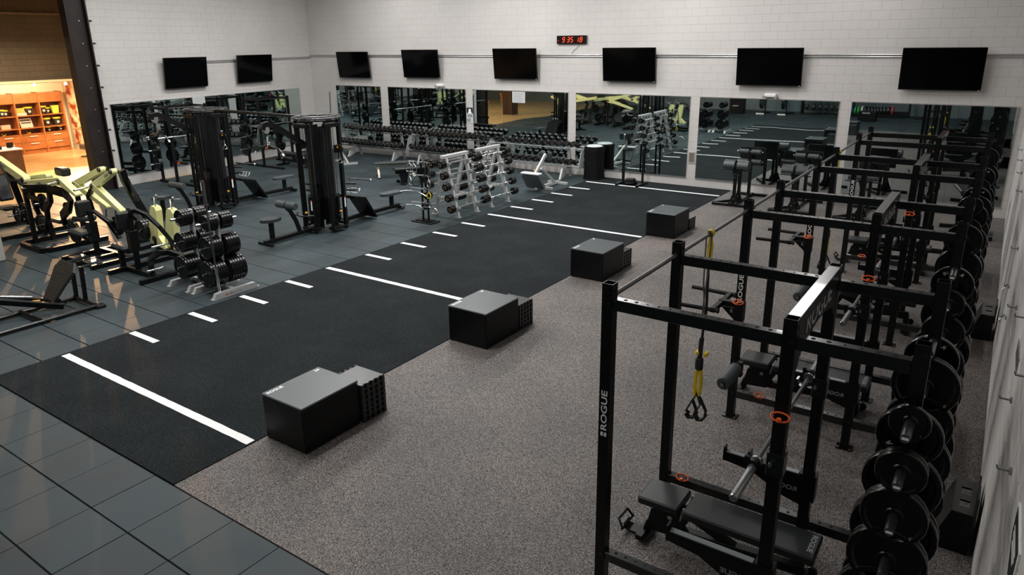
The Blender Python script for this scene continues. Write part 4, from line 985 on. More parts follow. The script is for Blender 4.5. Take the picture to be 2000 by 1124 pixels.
# ================================================================ HALF RACKS BY THE SHORT WALL
def half_rack(label, x, y, idx):
    r = thing('squat_rack', label, 'squat rack', (x, y, 0), 0, 'squat racks by the short wall')
    for a, b, h in ((0, 0, 2.25), (0, 1.2, 2.25), (-.75, 0, 2.25), (-.75, 1.2, 2.25)): M().box(a - .035, a + .035, b - .035, b + .035, 0, h, .004).build('upright', BLK, r)
    for b in (0, 1.2):
        M().box(-.9, 1.0, b - .035, b + .035, .0, .07, .004).build('base_rail', BLK, r); M().box(-.72, -.03, b - .03, b + .03, 2.14, 2.21, .004).build('crossmember', BLK, r)
        M().box(.035, .62, b - .03, b + .03, .62, .70, .004).build('safety_arm', BLK, r)
        for z in (.55, .95, 1.35): M().cyl((-.75, b + (.04 if b else -.04), z), (-.75, b + (.32 if b else -.32), z), .022, 10).build('storage_peg', CHROME, r)
        ring_pin((.3, b - .06, .66)).build('ring_pin', ORANGE, r)
    M().cyl((0, .03, 2.18), (0, 1.17, 2.18), .018, 10).build('pullup_bar', SATIN, r)
    M().box(-.78, -.72, .03, 1.17, 2.14, 2.21, .004).build('crossmember', BLK, r)
    for b in (0, 1.2): M().box(.03, .14, b - .03, b + .03, 1.26, 1.36).build('bar_cup', SATIN, r)
    for sd, b in ((-1, 0), (1, 1.2)):
        for k, z in enumerate((.55, .95, 1.35)):
            for q in range(2):
                plate('weight_plate', f"{'inner' if q == 0 else 'outer'} black plate, {['low', 'middle', 'high'][k]} {'near' if sd < 0 else 'far'} peg, squat rack nearer the {['column', 'corner'][idx]}", (x - .75, y + b + sd * (.08 + q * .05), z), [.225, .2, .15][k], .042, 'Y', 'plates on the short wall racks', n=20)
    return r
half_rack('black squat rack by the short wall nearest the steel column', -14.05, 8.6, 0)
half_rack('black squat rack by the short wall nearer the room corner', -14.4, 11.9, 1)
for i, (x, y) in enumerate([(-13.95, 9.23), (-14.3, 12.53)]):
    o = copy_tree(b0) if i else None
    if not i:
        b0 = thing('barbell', 'barbell racked on the squat rack nearest the steel column', 'barbell', (x, y, 1.385), 0)
        part(M().cyl((0, -.66, 0), (0, .66, 0), .0145, 10), 'shaft', STEEL, b0)
        for s in (-1, 1): part(M().cyl((0, s * .66, 0), (0, s * 1.08, 0), .025, 12), 'sleeve', CHROME, b0)
    else: o.location = (x, y, 1.385); o['label'] = 'barbell racked on the squat rack nearer the room corner'
for i, (x, y) in enumerate([(-13.2, 9.2), (-13.45, 12.5)]):
    o = dup(bench, ['black adjustable bench in front of the squat rack near the column', 'black adjustable bench in front of the squat rack near the corner'][i], (x + .5, y, 0), PI, 'benches by the short wall')

# ================================================================ WEIGHT TREES
def tree(label, x, idx):
    t = thing('weight_tree', label, 'weight tree', (x, 3.58, 0), 0, 'silver weight trees')
    for dx in (-.27, .27):
        m = M(); m.prism([(-.42, 0), (-.36, .10), (.36, .10), (.42, 0), (.38, 0), (-.38, 0)], dx - .035, dx + .035, YZ); m.box(dx - .04, dx + .04, -.44, -.36, 0, .02).box(dx - .04, dx + .04, .36, .44, 0, .02); m.build('foot', SILVER, t)
    if idx == 1:
        m = M(); put_text(m, 'Matrix', (.306, -.13, .03), (0, 1, 0), (0, 0, 1), .24, .04); m.build('lettering', GREYPRINT, t)
        m = M(); m.prism([(-.22, .03), (-.20, .07), (-.18, .045), (-.165, .07), (-.15, .03), (-.165, .05), (-.18, .03), (-.20, .05)], .305, .307, YZ); m.build('emblem', RED, t)
    M().box(-.27, .27, -.035, .035, .03, .09, .004).build('base_beam', SILVER, t)
    M().beam((0, 0, .06), (0, 0, 1.30), .10, .045, .006, up=(0, 1, 0)).build('post', SILVER, t)
    hs = [(1.18, .14, 4), (.78, .19 if idx else .17, 5), (.36, .225 if idx else .2, 6)]
    for k, (z, r, n) in enumerate(hs):
        for s in (-1, 1):
            M().cyl((0, s * .03, z), (0, s * .36, z), .022, 12).build('horn', CHROME, t)
            for q in range(n):
                plate('weight_plate', f"black plate, {ORD[q]} from post, {['top', 'middle', 'bottom'][k]} {'near' if s < 0 else 'far'} horn, {['tree by the row machine', 'tree holding the bar'][idx]}",
                      (x, 3.58 + s * (.06 + q * .047), z), r - (.0 if q < n - 1 else .0), .040, 'Y', 'grip plates on the silver weight trees', letters=False, n=26)
    return t
tree('silver weight tree beside the yellow row machine, further from the turf', -5.12, 0)
tree('silver weight tree closest to the turf, with a printed foot and an upright bar', -4.42, 1)
bb = thing('barbell', 'steel olympic bar standing upright in the weight tree by the turf', 'barbell', (-4.20, 3.32, .09), 0)
part(M().cyl((0, 0, .40), (-.05, .02, 1.42), .0145, 12), 'shaft', DKSTEEL, bb)
part(M().cyl((.015, 0, .0), (0, 0, .40), .025, 12).lathe([(.0145, 0), (.037, 0), (.037, .02), (.0145, .02)], (0, 0, .39), (0, 0, 1), 14), 'sleeve', CHROME, bb)
part(M().cyl((-.05, .02, 1.42), (-.07, .03, 1.80), .025, 12).lathe([(.0145, 0), (.037, 0), (.037, .02), (.0145, .02)], (-.05, .02, 1.41), (0, 0, 1), 14), 'sleeve', DKSTEEL, bb)
M().cyl((0, 0, 0), (0, 0, -.06), .04, 12).build('socket', SILVER, bb)

# ================================================================ YELLOW LEVER MACHINES
def yprism(name, poly, y0, y1, root, m_=YEL, bev=False):
    return part(M().prism(poly, y0, y1, XZ), name, m_, root, True)
def thick(pts, w):     # outline of a bar of width w along a polyline in XZ
    a = [Vector(p) for p in pts]; L = []; Rr = []
    for i in range(len(a)):
        t = (a[min(i + 1, len(a) - 1)] - a[max(i - 1, 0)]).normalized(); n = Vector((-t.y, t.x)); L.append(a[i] + n * w / 2); Rr.append(a[i] - n * w / 2)
    return [tuple(p) for p in L + Rr[::-1]]
def lever_arm(root, pts, y, ws, d=.10, boss=(0,), stick=None):
    # tapering hollow levers in a vertical plane: one prism per straight length, round at the joints
    lo = []
    for i in range(len(pts) - 1):
        p, q = Vector(pts[i]), Vector(pts[i + 1]); w0, w1 = ws[i][0] / 2, ws[i][1] / 2; t = (q - p).normalized(); n = Vector((-t.y, t.x)); a0 = math.atan2(t.y, t.x)
        poly = [p + Vector((math.cos(a0 + PI / 2 + PI * k / 8), math.sin(a0 + PI / 2 + PI * k / 8))) * w0 for k in range(9)] + [q + Vector((math.cos(a0 - PI / 2 + PI * k / 8), math.sin(a0 - PI / 2 + PI * k / 8))) * w1 for k in range(9)]
        e = .006 * (i % 2)
        lo.append(part(M().prism([tuple(v) for v in poly], y - d / 2 - e, y + d / 2 + e, XZ), 'lever_arm', YEL, root, True))
    for k in boss:
        x, z = pts[k]; part(M().cyl((x, y - d / 2 - .03, z), (x, y + d / 2 + .03, z), .045, 14), 'pivot_boss', SATIN, root, True)
    if stick:
        x, z, an = stick; part(M().obb((x, y - d / 2 - .008, z), (.16, .003, .035), Matrix.Rotation(-an, 3, 'Y')), 'sticker', GREYPRINT, root, True)
def peg(root, p, q, cap=True):
    m = M(); m.cyl(p, q, .02, 12); part(m, 'plate_peg', CHROME, root, True)
# 1: row machine nearest the weight trees
r = thing('row_machine', 'yellow-armed chest-supported row machine beside the silver weight trees', 'exercise machine', (-6.4, 3.7, 0), 0, 'yellow lever machines')
for x in (-6.93, -5.90): part(M().box(x - .04, x + .04, 2.95, 4.35, .0, .085, .006), 'floor_rail', BLK, r, True)
for y_ in (3.24, 4.2): part(M().box(-6.9, -5.9, y_, y_ + .08, .02, .09), 'cross_rail', BLK, r, True)
part(M().box(-6.60, -6.52, 3.26, 3.34, .08, 1.02, .006).box(-6.64, -6.48, 3.22, 3.36, .42, .80, .004), 'mast', BLK, r, True)
for k in range(7): part(M().box(-6.576, -6.564, 3.214, 3.218, .47 + k * .045, .478 + k * .045), 'height_mark', AMBER, r, True)
part(M().sweep([(-6.56, 3.3, 1.00), (-6.50, 3.3, 1.13), (-6.35, 3.32, 1.17), (-6.17, 3.4, 1.10), (-6.02, 3.5, .90), (-5.92, 3.62, .62), (-5.88, 3.72, .42)], .06, .07, (.2, 1, 0)), 'arch_tube', BLK, r, True)
part(M().obb((-6.70, 3.27, .97), (.09, .26, .30), Matrix.Rotation(-.12, 3, 'Z'), .03), 'chest_pad', PADB, r, True)
part(M().obb((-6.88, 3.27, .47), (.46, .27, .085), Matrix.Rotation(.04, 3, 'Y'), .035), 'seat', PAD, r, True)
part(M().box(-7.0, -6.92, 3.2, 3.28, .05, .43, .006), 'seat_post', BLK, r, True)
part(M().sweep([(-6.08, 3.28, .04), (-6.09, 3.28, .22), (-6.07, 3.30, .36), (-5.97, 3.38, .45), (-5.80, 3.5, .46), (-5.6, 3.66, .36)], .08, .10, (.3, 1, 0)), 'curved_frame', BLK, r, True)
part(M().obb((-6.28, 3.68, .30), (.42, .30, .02), Matrix.Rotation(-.5, 3, 'X')), 'foot_plate', STEEL, r, True)
for k, (x, y) in enumerate(((-6.76, 3.86), (-6.30, 3.90))):
    part(M().prism([(x - .24, .46), (x - .20, .40), (x + .26, .33), (x + .30, .36), (x + .10, .56), (x + .16, 1.04), (x + .13, 1.10), (x + .02, 1.12), (x - .03, 1.08)], y - .06, y + .06, XZ), 'lever_arm', YEL, r, True)
    part(M().cyl((x - .02, y - .09, .50), (x - .02, y + .09, .50), .05, 14).box(x - .06, x + .02, y - .07, y + .07, .3, .5), 'pivot_boss', SATIN, r, True)
    part(M().cyl((x + .04, y, 1.06), (x + .24, y - .05, 1.34), .017, 10).cyl((x + .04, y, 1.08), (x - .16, y + .12, 1.22), .015, 10).cyl((x - .16, y + .12, 1.22), (x + .08, y + .2, 1.24), .017, 10), 'handle', STEEL, r, True)
peg(r, (-6.35, 3.82, .47), (-6.35, 3.48, .47)); peg(r, (-5.9, 3.4, .20), (-5.9, 3.1, .20)); peg(r, (-7.1, 4.0, .62), (-7.1, 3.7, .62))
for k in range(3): plate('weight_plate', f"black plate, {ORD[k]} in the trio on the yellow row machine's rear peg", (-7.1, 3.74 + k * .055, .62), .20, .045, 'Y', 'plates on the yellow machines')
# 2: high lever machine
r = thing('pulldown_machine', 'yellow-armed high pulldown machine with two long bent arms in front of the steel column', 'exercise machine', (-8.3, 3.9, 0), 0, 'yellow lever machines')
for x in (-8.58, -8.02, -7.50): part(M().box(x - .04, x + .04, 2.92, 4.9, .0, .085, .006), 'floor_rail', BLK, r, True)
for y_ in (3.62, 4.75): part(M().box(-8.6, -7.5, y_, y_ + .08, .02, .09), 'cross_rail', BLK, r, True)
for x_ in (-8.32, -7.78): part(M().obb((x_, 3.09, .09), (.20, .24, .012)), 'foot_plate', STEEL, r, True)
part(M().box(-8.24, -8.16, 3.36, 3.44, .06, .94, .006).box(-8.28, -8.12, 3.32, 3.46, .34, .72, .004), 'mast', BLK, r, True)
part(M().obb((-8.28, 3.33, .98), (.11, .27, .30), None, .03), 'chest_pad', PADB, r, True)
part(M().obb((-8.48, 3.30, .50), (.50, .26, .09), Matrix.Rotation(.02, 3, 'Y'), .035), 'seat', PAD, r, True)
part(M().obb((-8.98, 3.62, .64), (.60, .24, .11), Matrix.Rotation(-.12, 3, 'Y'), .035), 'thigh_pad', PAD, r, True)
part(M().sweep([(-8.02, 4.45, .05), (-7.98, 4.45, .35), (-8.1, 4.35, .75), (-8.12, 4.2, 1.15), (-8.0, 4.05, 1.42), (-7.90, 3.97, 1.64)], .10, .12, (1, 0, 0)), 'rear_frame', BLK, r, True)
part(M().obb((-8.06, 4.16, 1.22), (.22, .05, .52), Matrix.Rotation(.25, 3, 'X'), .02), 'back_shield', TUBCOL, r, True)
lever_arm(r, [(-8.60, 1.60), (-9.78, 1.19), (-8.62, .85)], 3.95, [(.11, .14), (.15, .07)], .10, (0, 1))
lever_arm(r, [(-7.86, 1.65), (-8.70, 1.29), (-7.80, .90)], 3.80, [(.11, .14), (.15, .07)], .10, (0, 1), (-8.05, 1.57, .40))
peg(r, (-8.70, 3.74, 1.29), (-8.55, 3.35, 1.29))
part(M().cyl((-8.35, 3.95, .84), (-8.42, 3.95, .55), .018, 10).cyl((-8.2, 3.95, .84), (-8.24, 3.92, .56), .018, 10).tube([(-8.0, 3.9, .82), (-7.86, 3.8, .84), (-7.84, 3.8, .76), (-8.0, 3.86, .70)], .013, 6, True).cyl((-8.75, 3.98, .92), (-8.85, 3.98, .60), .016, 8).cyl((-8.85, 3.98, .60), (-8.6, 3.98, .56), .016, 8), 'handle', STEEL, r, True)
part(M().sweep([(-8.9, 4.2, .1), (-9.05, 4.1, .45), (-9.3, 3.95, .7), (-9.25, 3.9, 1.0), (-9.0, 3.9, 1.2)], .07, .08, (0, 1, 0)), 'side_frame', BLK, r, True)
peg(r, (-9.2, 3.7, .42), (-9.2, 3.35, .42)); peg(r, (-7.9, 4.3, .42), (-7.9, 3.95, .42))
plate('weight_plate', 'black ring-grip plate low on the yellow pulldown machine by its seat', (-9.03, 3.42, .40), .225, .05, 'Y', 'plates on the yellow machines')
plate('weight_plate', 'small black plate high on the side of the yellow pulldown machine', (-9.60, 3.62, .77), .13, .06, 'Y', 'plates on the yellow machines')
plate('weight_plate', 'black ring plate behind the handles of the yellow pulldown machine', (-8.80, 4.15, .40), .20, .05, 'Y', 'plates on the yellow machines')
plate('weight_plate', 'black plate beside the handles of the yellow pulldown machine', (-8.26, 4.05, .52), .18, .05, 'Y', 'plates on the yellow machines')
part(M().sweep([(-7.45, 4.3, .05), (-7.5, 4.2, .3), (-7.6, 4.1, .55), (-7.75, 4.0, .75), (-7.95, 3.95, .85)], .09, .12, (.2, 1, 0)), 'front_frame', BLK, r, True)
# 3: flat lever machine
r = thing('press_machine', 'yellow-armed press machine with level arms, two machines from the weight trees', 'exercise machine', (-10.0, 3.6, 0), 0, 'yellow lever machines')
part(M().sweep([(-10.48, 3.9, .05), (-10.48, 3.06, .05), (-10.42, 2.98, .05), (-9.5, 2.95, .05), (-9.42, 3.05, .05), (-9.42, 4.2, .05)], .085, .08, (0, 0, 1)), 'floor_frame', BLK, r, True)
part(M().box(-10.36, -10.28, 3.16, 3.24, .05, 1.18, .006).box(-9.84, -9.76, 3.9, 3.98, .05, 1.05, .006), 'mast', BLK, r, True)
part(M().sweep([(-9.5, 3.9, .05), (-9.80, 3.6, .4), (-9.70, 3.55, .62), (-9.25, 3.5, .85), (-9.12, 3.5, 1.0), (-9.30, 3.5, 1.13), (-9.8, 3.45, 1.18), (-10.5, 3.3, 1.14)], .08, .17, (.2, 1, 0)), 'curved_frame', BLK, r, True)
part(M().box(-10.34, -9.7, 3.18, 3.24, .98, 1.05), 'cross_tube', BLK, r, True)
lever_arm(r, [(-12.10, 1.07), (-10.56, 1.30)], 3.78, [(.15, .13)], .12, (0,))
lever_arm(r, [(-10.80, 1.17), (-9.32, 1.37), (-8.75, 1.16)], 3.50, [(.15, .15), (.15, .06)], .12, (0, 1), (-10.2, 1.26, .13))
peg(r, (-9.32, 3.45, 1.37), (-9.15, 3.15, 1.37))
part(M().obb((-10.2, 3.92, 1.42), (.36, .18, .17), None, .03), 'head_pad', PADB, r, True)
part(M().obb((-9.95, 3.6, .48), (.40, .28, .08), None, .035), 'seat', PADB, r, True)
part(M().sweep([(-10.9, 3.7, .05), (-10.95, 3.6, .5), (-10.8, 3.5, 1.0), (-10.85, 3.5, 1.2)], .08, .14, (.2, 1, 0)), 'rear_frame', BLK, r, True)
for k, (x, y, z, rr) in enumerate([(-10.62, 3.6, .77, .20), (-10.52, 3.45, .33, .225), (-11.37, 3.5, .53, .18)]):
    peg(r, (x, y + .1, z), (x, y - .16, z)); plate('weight_plate', f"black plate on the {['upper', 'lower', 'outer'][k]} peg of the level-armed yellow press machine", (x, y, z), rr, .05, 'Y', 'plates on the yellow machines')
part(M().sweep([(-9.98, 3.5, 1.1), (-10.0, 3.5, .9), (-10.25, 3.5, .7), (-10.3, 3.5, .45), (-10.2, 3.5, .05)], .08, .09, (0, 1, 0)), 'curved_frame', BLK, r, True)

# 4: the machine cut by the edge
r = thing('incline_machine', 'yellow-armed machine farthest along the row, beside the lounge desk', 'exercise machine', (-12.0, 3.6, 0), 0, 'yellow lever machines')
part(M().sweep([(-12.6, 4.2, .05), (-12.6, 3.0, .05), (-11.2, 2.95, .05), (-11.15, 4.2, .05)], .085, .08, (0, 0, 1)), 'floor_frame', BLK, r, True)
part(M().sweep([(-12.3, 3.9, .05), (-12.0, 3.7, .6), (-11.9, 3.6, 1.1), (-12.2, 3.55, 1.5)], .12, .12, (.2, 1, 0)).sweep([(-11.2, 3.9, .05), (-11.25, 3.7, .5), (-11.1, 3.6, .95), (-11.3, 3.5, 1.2)], .09, .10, (.2, 1, 0)), 'mast', BLK, r, True)
lever_arm(r, [(-12.75, 1.62), (-12.35, 1.52), (-11.2, 1.21)], 3.6, [(.17, .17), (.17, .15)], .12, (1, 2), (-12.0, 1.44, -.27))
lever_arm(r, [(-12.95, 1.28), (-12.65, 1.16), (-12.4, .68)], 4.0, [(.12, .13), (.13, .07)], .10, ())
peg(r, (-12.35, 3.55, 1.52), (-12.15, 3.12, 1.52))
part(M().obb((-12.2, 3.5, .5), (.42, .30, .09), None, .035).obb((-12.5, 3.6, .9), (.10, .30, .6), Matrix.Rotation(-.3, 3, 'Y'), .035), 'seat', PADB, r, True)
peg(r, (-11.45, 3.6, .45), (-11.45, 3.2, .45)); plate('weight_plate', 'black plate on the yellow machine farthest along the row', (-11.45, 3.4, .45), .20, .05, 'Y', 'plates on the yellow machines')

# ================================================================ SLED LEG MACHINE
r = thing('leg_press', 'low black sled leg machine with a ribbed foot board at the floor edge', 'exercise machine', (-6.0, 1.2, 0), 0)
for x in (-5.40, -6.08): part(M().cyl((x, .2, .035), (x, 2.02, .035), .03, 12), 'base_tube', SATIN, r, True)
for y in (1.98, 1.2): part(M().cyl((-6.1, y, .05), (-5.4, y, .05), .03, 12), 'cross_tube', SATIN, r, True)
for x in (-5.62, -6.02): part(M().beam((x - 1.6, -.35, .62), (x, 1.62, .10), .07, .09, .01), 'slide_rail', BLK, r, True)
part(M().cyl((-6.9, .2, .46), (-5.95, 1.35, .26), .022, 12), 'guide_rod', CHROME, r, True)
part(M().obb((-5.9, 1.36, .2), (.12, .04, .04), Matrix.Rotation(.9, 3, 'Z'), .006), 'safety_pin', AMBER, r, True)
pp = [(-.30, .26), (-.20, .40), (.20, .40), (.30, .26), (.22, .0), (.17, -.25), (-.17, -.25), (-.22, .0)]
Rp = Matrix.Rotation(-.62, 3, 'X') @ Matrix.Rotation(0, 3, 'Z')
c0 = Vector((-5.92, 1.70, .36))
T = lambda u, v, w: c0 + Rp @ Vector((u, w, v))
bd = part(M().prism(pp, -.02, .02, T), 'foot_board', mat('ribbed_rubber', (.025, .024, .021), .5), r, True)
m = M()
for k in range(17):
    v = -.22 + k * .036; hw = .16 + max(0, min(.12, (v + .2) * .25)) - max(0, (v - .28) * .6)
    m.prism([(-hw, v), (hw, v), (hw, v + .016), (-hw, v + .016)], -.026, -.02, T)
rb = m.build('rib', mat('ribbed_rubber_edge', (.035, .033, .029), .5), r, tuple(r.location))
m = M(); put_text(m, 'MATRIX', T(-.14, .16, -.0275), Rp @ Vector((1, 0, 0)), Rp @ Vector((0, 0, 1)), .28, .05); m.build('lettering', TUBCOL, r, tuple(r.location))
for x in (-6.02, -5.72): part(M().beam((x, 1.98, .05), (x + .02, 2.0, .62), .05, .05), 'support_strut', BLK, r, True); part(M().beam((x, 1.5, .08), (x, 1.62, .2), .05, .05), 'support_strut', BLK, r, True)
part(M().box(-5.46, -5.32, 1.96, 2.10, 0, .05, .015), 'foot_cap', SATIN, r, True)
# ================================================================ LOUNGE
cab = thing('display_cabinet', 'orange wood display cabinet with open shelves and drawers in the lounge', 'cabinet', (-24.82, 8.9, 0))
CX0, CX1 = -25.28, -24.82; ys = [6.4, 7.22, 8.07, 8.92, 9.76, 10.60]
part(M().box(CX0, CX0 + .02, ys[0], ys[-1], 0, 2.25), 'back_board', CABIN, cab, True)
part(M().box(CX0, CX1, ys[0], ys[-1], 1.90, 2.25), 'header', WOODO, cab, True)
part(M().box(CX0, CX1 - .04, ys[0], ys[-1], 0, .15), 'plinth', WOODO, cab, True)
for i, y in enumerate(ys):
    part(M().box(CX0, CX1 + .02, y - .025, y + .025, 0, 2.28), 'divider', WOODO, cab, True)
for z in (.74, .97, 1.43): part(M().box(CX0, CX1 + .005, ys[0], ys[-1], z - .015, z + .015), 'shelf', WOODO, cab, True)
for i in range(5):
    for z0, z1 in ((.17, .44), (.45, .71)):
        d = part(M().box(CX1 - .01, CX1 + .012, ys[i] + .03, ys[i + 1] - .03, z0, z1, .003), 'drawer', WOODO, cab, True)
        h = M(); h.box(CX1 + .02, CX1 + .05, ys[i] + .28, ys[i + 1] - .28, z1 - .06, z1 - .03); h.build('handle', WHITEP, d, tuple(cab.location))
def tub(label, y, z, s=1.0):
    t = thing('supplement_tub', label, 'tub', (-25.02, y, z + .001), 0, 'tubs on the lounge shelves')
    M().lathe([(0, 0), (.07 * s, 0), (.085 * s, .02), (.115 * s, .17 * s), (.11 * s, .215 * s), (.10 * s, .22 * s)], (0, 0, 0), (0, 0, 1), 16).build('jar', TUBCOL, t)
    M().lathe([(.11 * s, .222 * s), (.13 * s, .224 * s), (.13 * s, .265 * s), (0, .27 * s)], (0, 0, 0), (0, 0, 1), 16).build('lid', LIDY, t)
    M().lathe([(0, 0), (.045 * s, 0)], (.112 * s, 0, .12 * s), (1, 0, .1), 12).build('round_emblem', PAPER, t); return t
SP = [(7.62, 1.445, .9), (7.85, 1.445, 1), (8.50, 1.445, 1), (8.62, 1.445, .9), (9.42, 1.445, 1.15), (9.92, 1.445, 1.15), (10.08, 1.445, .9), (9.98, .985, 1.15), (10.35, .985, 1.15), (10.0, .755, .7), (10.42, .755, .7), (6.8, 1.445, 1), (7.0, .985, 1)]
for k, (y, z, s) in enumerate(SP): tub(f"black tub with yellow lid, {ORD[k]} from the desk side on the {'top shelf' if z > 1.4 else 'lower shelves'}", y, z, s)
tag(M().prism([(-.10, 0), (.10, 0), (.14, .30), (-.14, .30)], -.05, .05, lambda u, v, w: Vector((-25.0 + w, 10.36 + u, 1.446 + v))).build('pouch', LIME), 'lime green pouch on the top shelf at the mural end', 'pouch')
c = thing('carton', 'small open display carton on the top shelf next to a yellow-lidded tub', 'box', (-25.0, 9.14, 1.446)); M().box(-.1, .1, -.17, .17, 0, .10).build('tray', PAPER, c); M().prism([(-.17, .1), (.15, .1), (.12, .28), (-.14, .28)], .02, .05, lambda u, v, w: Vector((w, u, v))).build('raised_lid', CARTON, c)
c = thing('brochure_stand', 'white magazine stand leaning on the middle shelf of the cabinet', 'display', (-25.0, 9.25, .986)); M().obb((0, 0, .17), (.03, .42, .36), Matrix.Rotation(-.35, 3, 'Y')).build('panel', PAPER, c)
m = M()
for k in range(3): m.obb((.03 - k * .02, 0, .09 + k * .09), (.012, .34, .05), Matrix.Rotation(-.35, 3, 'Y'))
m.build('print', TUBCOL, c)
for k, (y, w, h) in enumerate([(7.35, .2, .2), (7.7, .16, .14), (8.1, .14, .3), (8.55, .3, .16)]):
    tag(M().box(-25.08, -24.96, y - w / 2, y + w / 2, .986, .986 + h, .004).build('carton', PINKB), f"pale pink carton on the middle shelf, {ORD[k]} counted from the desk end", 'box', 'pale cartons on the lounge shelf')
for k, y in enumerate((8.45, 9.3)): 
    m = M(); m.cyl((-25.0, y - .05, .757), (-25.0, y + .05, .80), .02, 8).cyl((-25.0, y - .05, .76), (-25.0, y - .08, .83), .012, 8); tag(m.build('small_bottle', LIDY), ['little gold item in the low cubby nearer the desk', 'little gold item in the low cubby by the middle of the cabinet'][k], 'ornament')
sl = thing('ceiling_spotlight', 'bright lounge ceiling spotlight at the mural corner', 'lamp', (-22.95, 10.02, 2.72), 0, 'lounge ceiling spotlights')
M().lathe([(0, 0), (.05, 0), (.05, -.05), (.04, -.06)], (0, 0, 0), (0, 0, 1), 14).build('can', WHITEP, sl); M().lathe([(.05 * math.sin(PI * k / 8), -.10 - .05 * math.cos(PI * k / 8)) for k in range(9)], (0, 0, 0), (0, 0, 1), 14).build('bulb', LAMP, sl)
dup(sl, 'lounge ceiling spotlight above the desk end of the cabinet', (-23.3, 7.4, 2.72)); dup(sl, 'lounge ceiling spotlight above the middle of the cabinet', (-23.3, 9.1, 2.72))
dk = thing('reception_desk', 'dark brown wooden desk with a pale worktop in the lounge', 'desk', (-20.0, 6.0, 0))
part(M().box(-20.5, -19.62, 4.6, 6.86, .0, .84, .004), 'cabinet', WOODD, dk, True); part(M().box(-20.52, -19.58, 4.58, 6.88, .84, .875, .003), 'worktop', WHITEP, dk, True)
c = thing('desk_screen', 'small black screen standing on the lounge desk', 'monitor', (-19.95, 6.68, .876)); M().obb((0, 0, .10), (.03, .18, .16), Matrix.Rotation(.3, 3, 'Y')).build('panel', SCREEN, c); M().box(-.05, .05, -.05, .05, 0, .012).build('stand', BLK, c)
c = thing('cash_register', 'dark register at the near end of the lounge desk', 'register', (-20.0, 6.2, .876)); M().box(-.2, .2, -.2, .2, 0, .12, .01).build('drawer', BEZEL, c); M().obb((0, 0, .22), (.04, .3, .2), Matrix.Rotation(.4, 3, 'Y')).build('screen', SCREEN, c)
ht = thing('high_table', 'round high table on a black pole in front of the mural', 'table', (-22.30, 10.05, 0))
M().lathe([(0, 0), (.26, 0), (.27, .012), (.05, .03), (.03, .035)], (0, 0, 0), (0, 0, 1), 24).build('base', BLK, ht); M().cyl((0, 0, .02), (0, 0, 1.02), .03, 12).build('pole', BLK, ht); M().lathe([(0, 1.02), (.33, 1.02), (.335, 1.035), (.33, 1.05), (0, 1.05)], (0, 0, 0), (0, 0, 1), 28).build('tabletop', WOODO, ht)
c = thing('dispenser', 'clear lantern-like bottle with a dark cap on the high table', 'bottle', (-22.25, 10.05, 1.051)); M().lathe([(0, 0), (.07, 0), (.07, .22), (.03, .28)], (0, 0, 0), (0, 0, 1), 14).build('body', PAPER, c); M().lathe([(.05, .27), (.05, .33), (.0, .42)], (0, 0, 0), (0, 0, 1), 12).build('cap', WOODD, c)
tag(M().lathe([(0, 0), (.04, 0), (.05, .04), (0, .05)], (-22.42, 10.02, 1.051), (0, 0, 1), 10).build('green_dish', GREEN), 'little green dish on the high table', 'dish')
struct(M().box(-17.6, -17.0, .9, 1.5, 0, HZ).build('trim_5', mat('brown_pillar', (.045, .02, .012), .5)))
for k, (x, y, a) in enumerate([(-20.6, -.6, .3), (-19.5, -1.4, .8), (-21.6, .6, 0), (-20.4, 2.0, 2.4)]):
    ch = thing('lounge_chair', f"brown lounge chair seen only in the mirrors, {ORD[k]} along the seating area", 'chair', (x, y, 0), a, 'lounge chairs'); M().box(-.28, .28, -.28, .28, .40, .50, .03).build('seat', WOODO, ch); M().obb((0, .28, .72), (.56, .07, .5), Matrix.Rotation(-.2, 3, 'X'), .03).build('backrest', WOODO, ch)
    for sx in (-.25, .25):
        for sy in (-.25, .25): M().cyl((sx, sy, 0), (sx, sy, .42), .012, 8).build('leg', CHROME, ch)

# ================================================================ BEHIND THE CAMERA (seen in the mirrors)
br = thing('ball_rack', 'black two-shelf rack of medicine balls seen in the long-wall mirror', 'rack', (-2.4, -6.3, 0))
for z in (.25, .75, 1.25): M().box(-1.0, 1.0, -.22, .22, z - .02, z, .0).build('shelf', BLK, br)
for x in (-1.0, 1.0): M().box(x - .03, x + .03, -.25, .25, 0, 1.6).build('side_frame', BLK, br)
for z in (.25, .75, 1.25):
    for k in range(6): tag(M().lathe([(.14 * math.sin(PI * q / 8), -.14 * math.cos(PI * q / 8)) for q in range(9)], (-3.2 + k * .32, -6.3, z + .141), (0, 1, 0), 14).build('medicine_ball', PAD), f"round medicine ball, {ORD[k]} along the {['bottom', 'middle', 'top'][int((z - .2) * 2)]} shelf of the mirrored ball rack", 'ball', 'medicine balls')
pr_ = thing('plate_rack', 'low rack of coloured bumper plates seen in the widest mirror', 'rack', (.4, -6.2, 0))
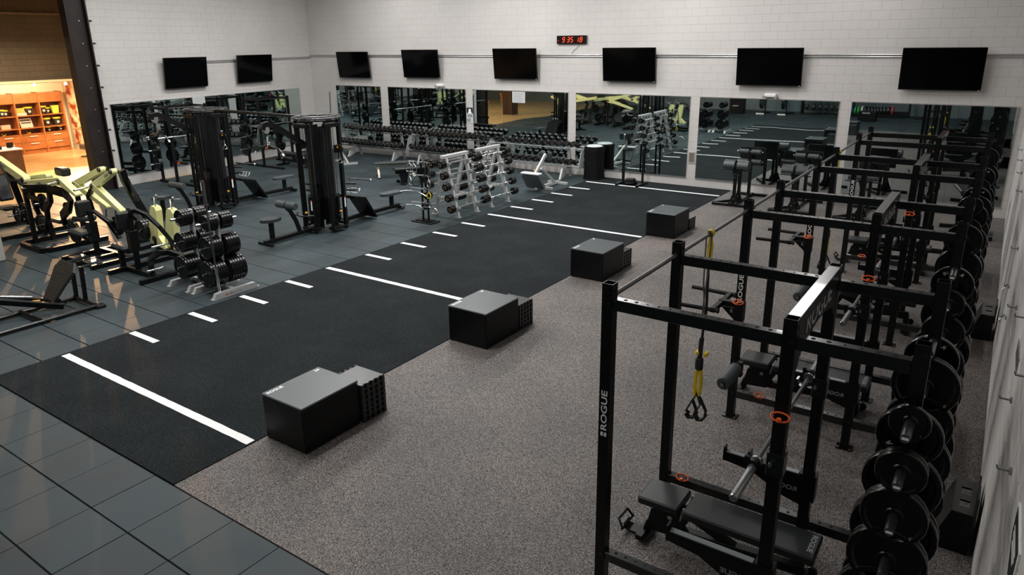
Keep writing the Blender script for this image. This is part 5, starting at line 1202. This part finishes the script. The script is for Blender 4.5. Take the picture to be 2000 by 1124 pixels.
M().box(-1.3, 1.3, -.2, .2, .06, .10).box(-1.3, 1.3, .1, .14, .10, .3).build('tray', BLK, pr_); M().box(-1.3, 1.3, -.22, .22, 1.0, 1.04).build('top_shelf', BLK, pr_)
for x in (-1.3, 1.3): M().box(x - .03, x + .03, -.22, .22, 0, 1.3).build('side_frame', BLK, pr_)
_cm = {'b': [BLUE, WHITE], 'g': [GREEN, WHITE], 'k': [GRIP, WHITE], 'w': [PAPER, WHITE], 'r': [REDR, WHITE]}
for k, ch in enumerate('bbggwkkkkkkkkr'):
    plate('weight_plate', f"{dict(b='blue', g='green', w='pale', k='black', r='red')[ch]} bumper plate, {ORD[k]} in the mirrored coloured plate rack", (-1.1 + k * .155, -6.2, .33), .225, .07, 'X', 'bumper plates in the mirrored rack', _cm[ch])
for k, x in enumerate((-5.1, -3.95)):
    bk = thing('air_bike', ['black fan bike seen in the mirror, nearer the lockers', 'black fan bike seen in the mirror, nearer the ball rack'][k], 'exercise bike', (x, -5.2, 0))
    M().lathe([(0, -.06), (.3, -.06), (.33, 0), (.3, .06), (0, .06)], (0, .3, .62), (1, 0, 0), 24).build('fan_wheel', SATIN, bk); m = M(); m.beam((0, -.55, .05), (0, .6, .05), .08, .06).beam((0, -.3, .05), (0, -.35, .85), .06, .06).beam((0, .2, .3), (0, .05, 1.2), .06, .06).box(-.25, .25, .56, .62, 0, .06).box(-.25, .25, -.6, -.54, 0, .06); m.build('frame', BLK, bk)
    M().obb((0, -.36, .90), (.22, .28, .07), None, .02).build('saddle', PADB, bk); M().cyl((-.3, .0, 1.2), (.3, .0, 1.2), .02, 8).build('handlebar', BLK, bk); M().box(-.2, .2, .62, .64, .03, .09).build('white_strip', WHITE, bk)
for k, x in enumerate((-6.4, .15)):
    o = thing('foam_box', ['black box beside the fan bikes seen in the mirror', 'black box before the coloured plates seen in the mirror'][k], 'jump box', (x, -4.9 if k == 0 else -3.9, 0), 0, 'black boxes seen in the mirrors')
    M().box(-.38, .38, -.3, .3, 0, .9 if k == 0 else .5, .01).build('body', VINYL, o); t = M(); put_text(t, 'ROGUE', (-.2, .301, .4), (1, 0, 0), (0, 0, 1), .3, .05); t.build('lettering', WHITE, o)
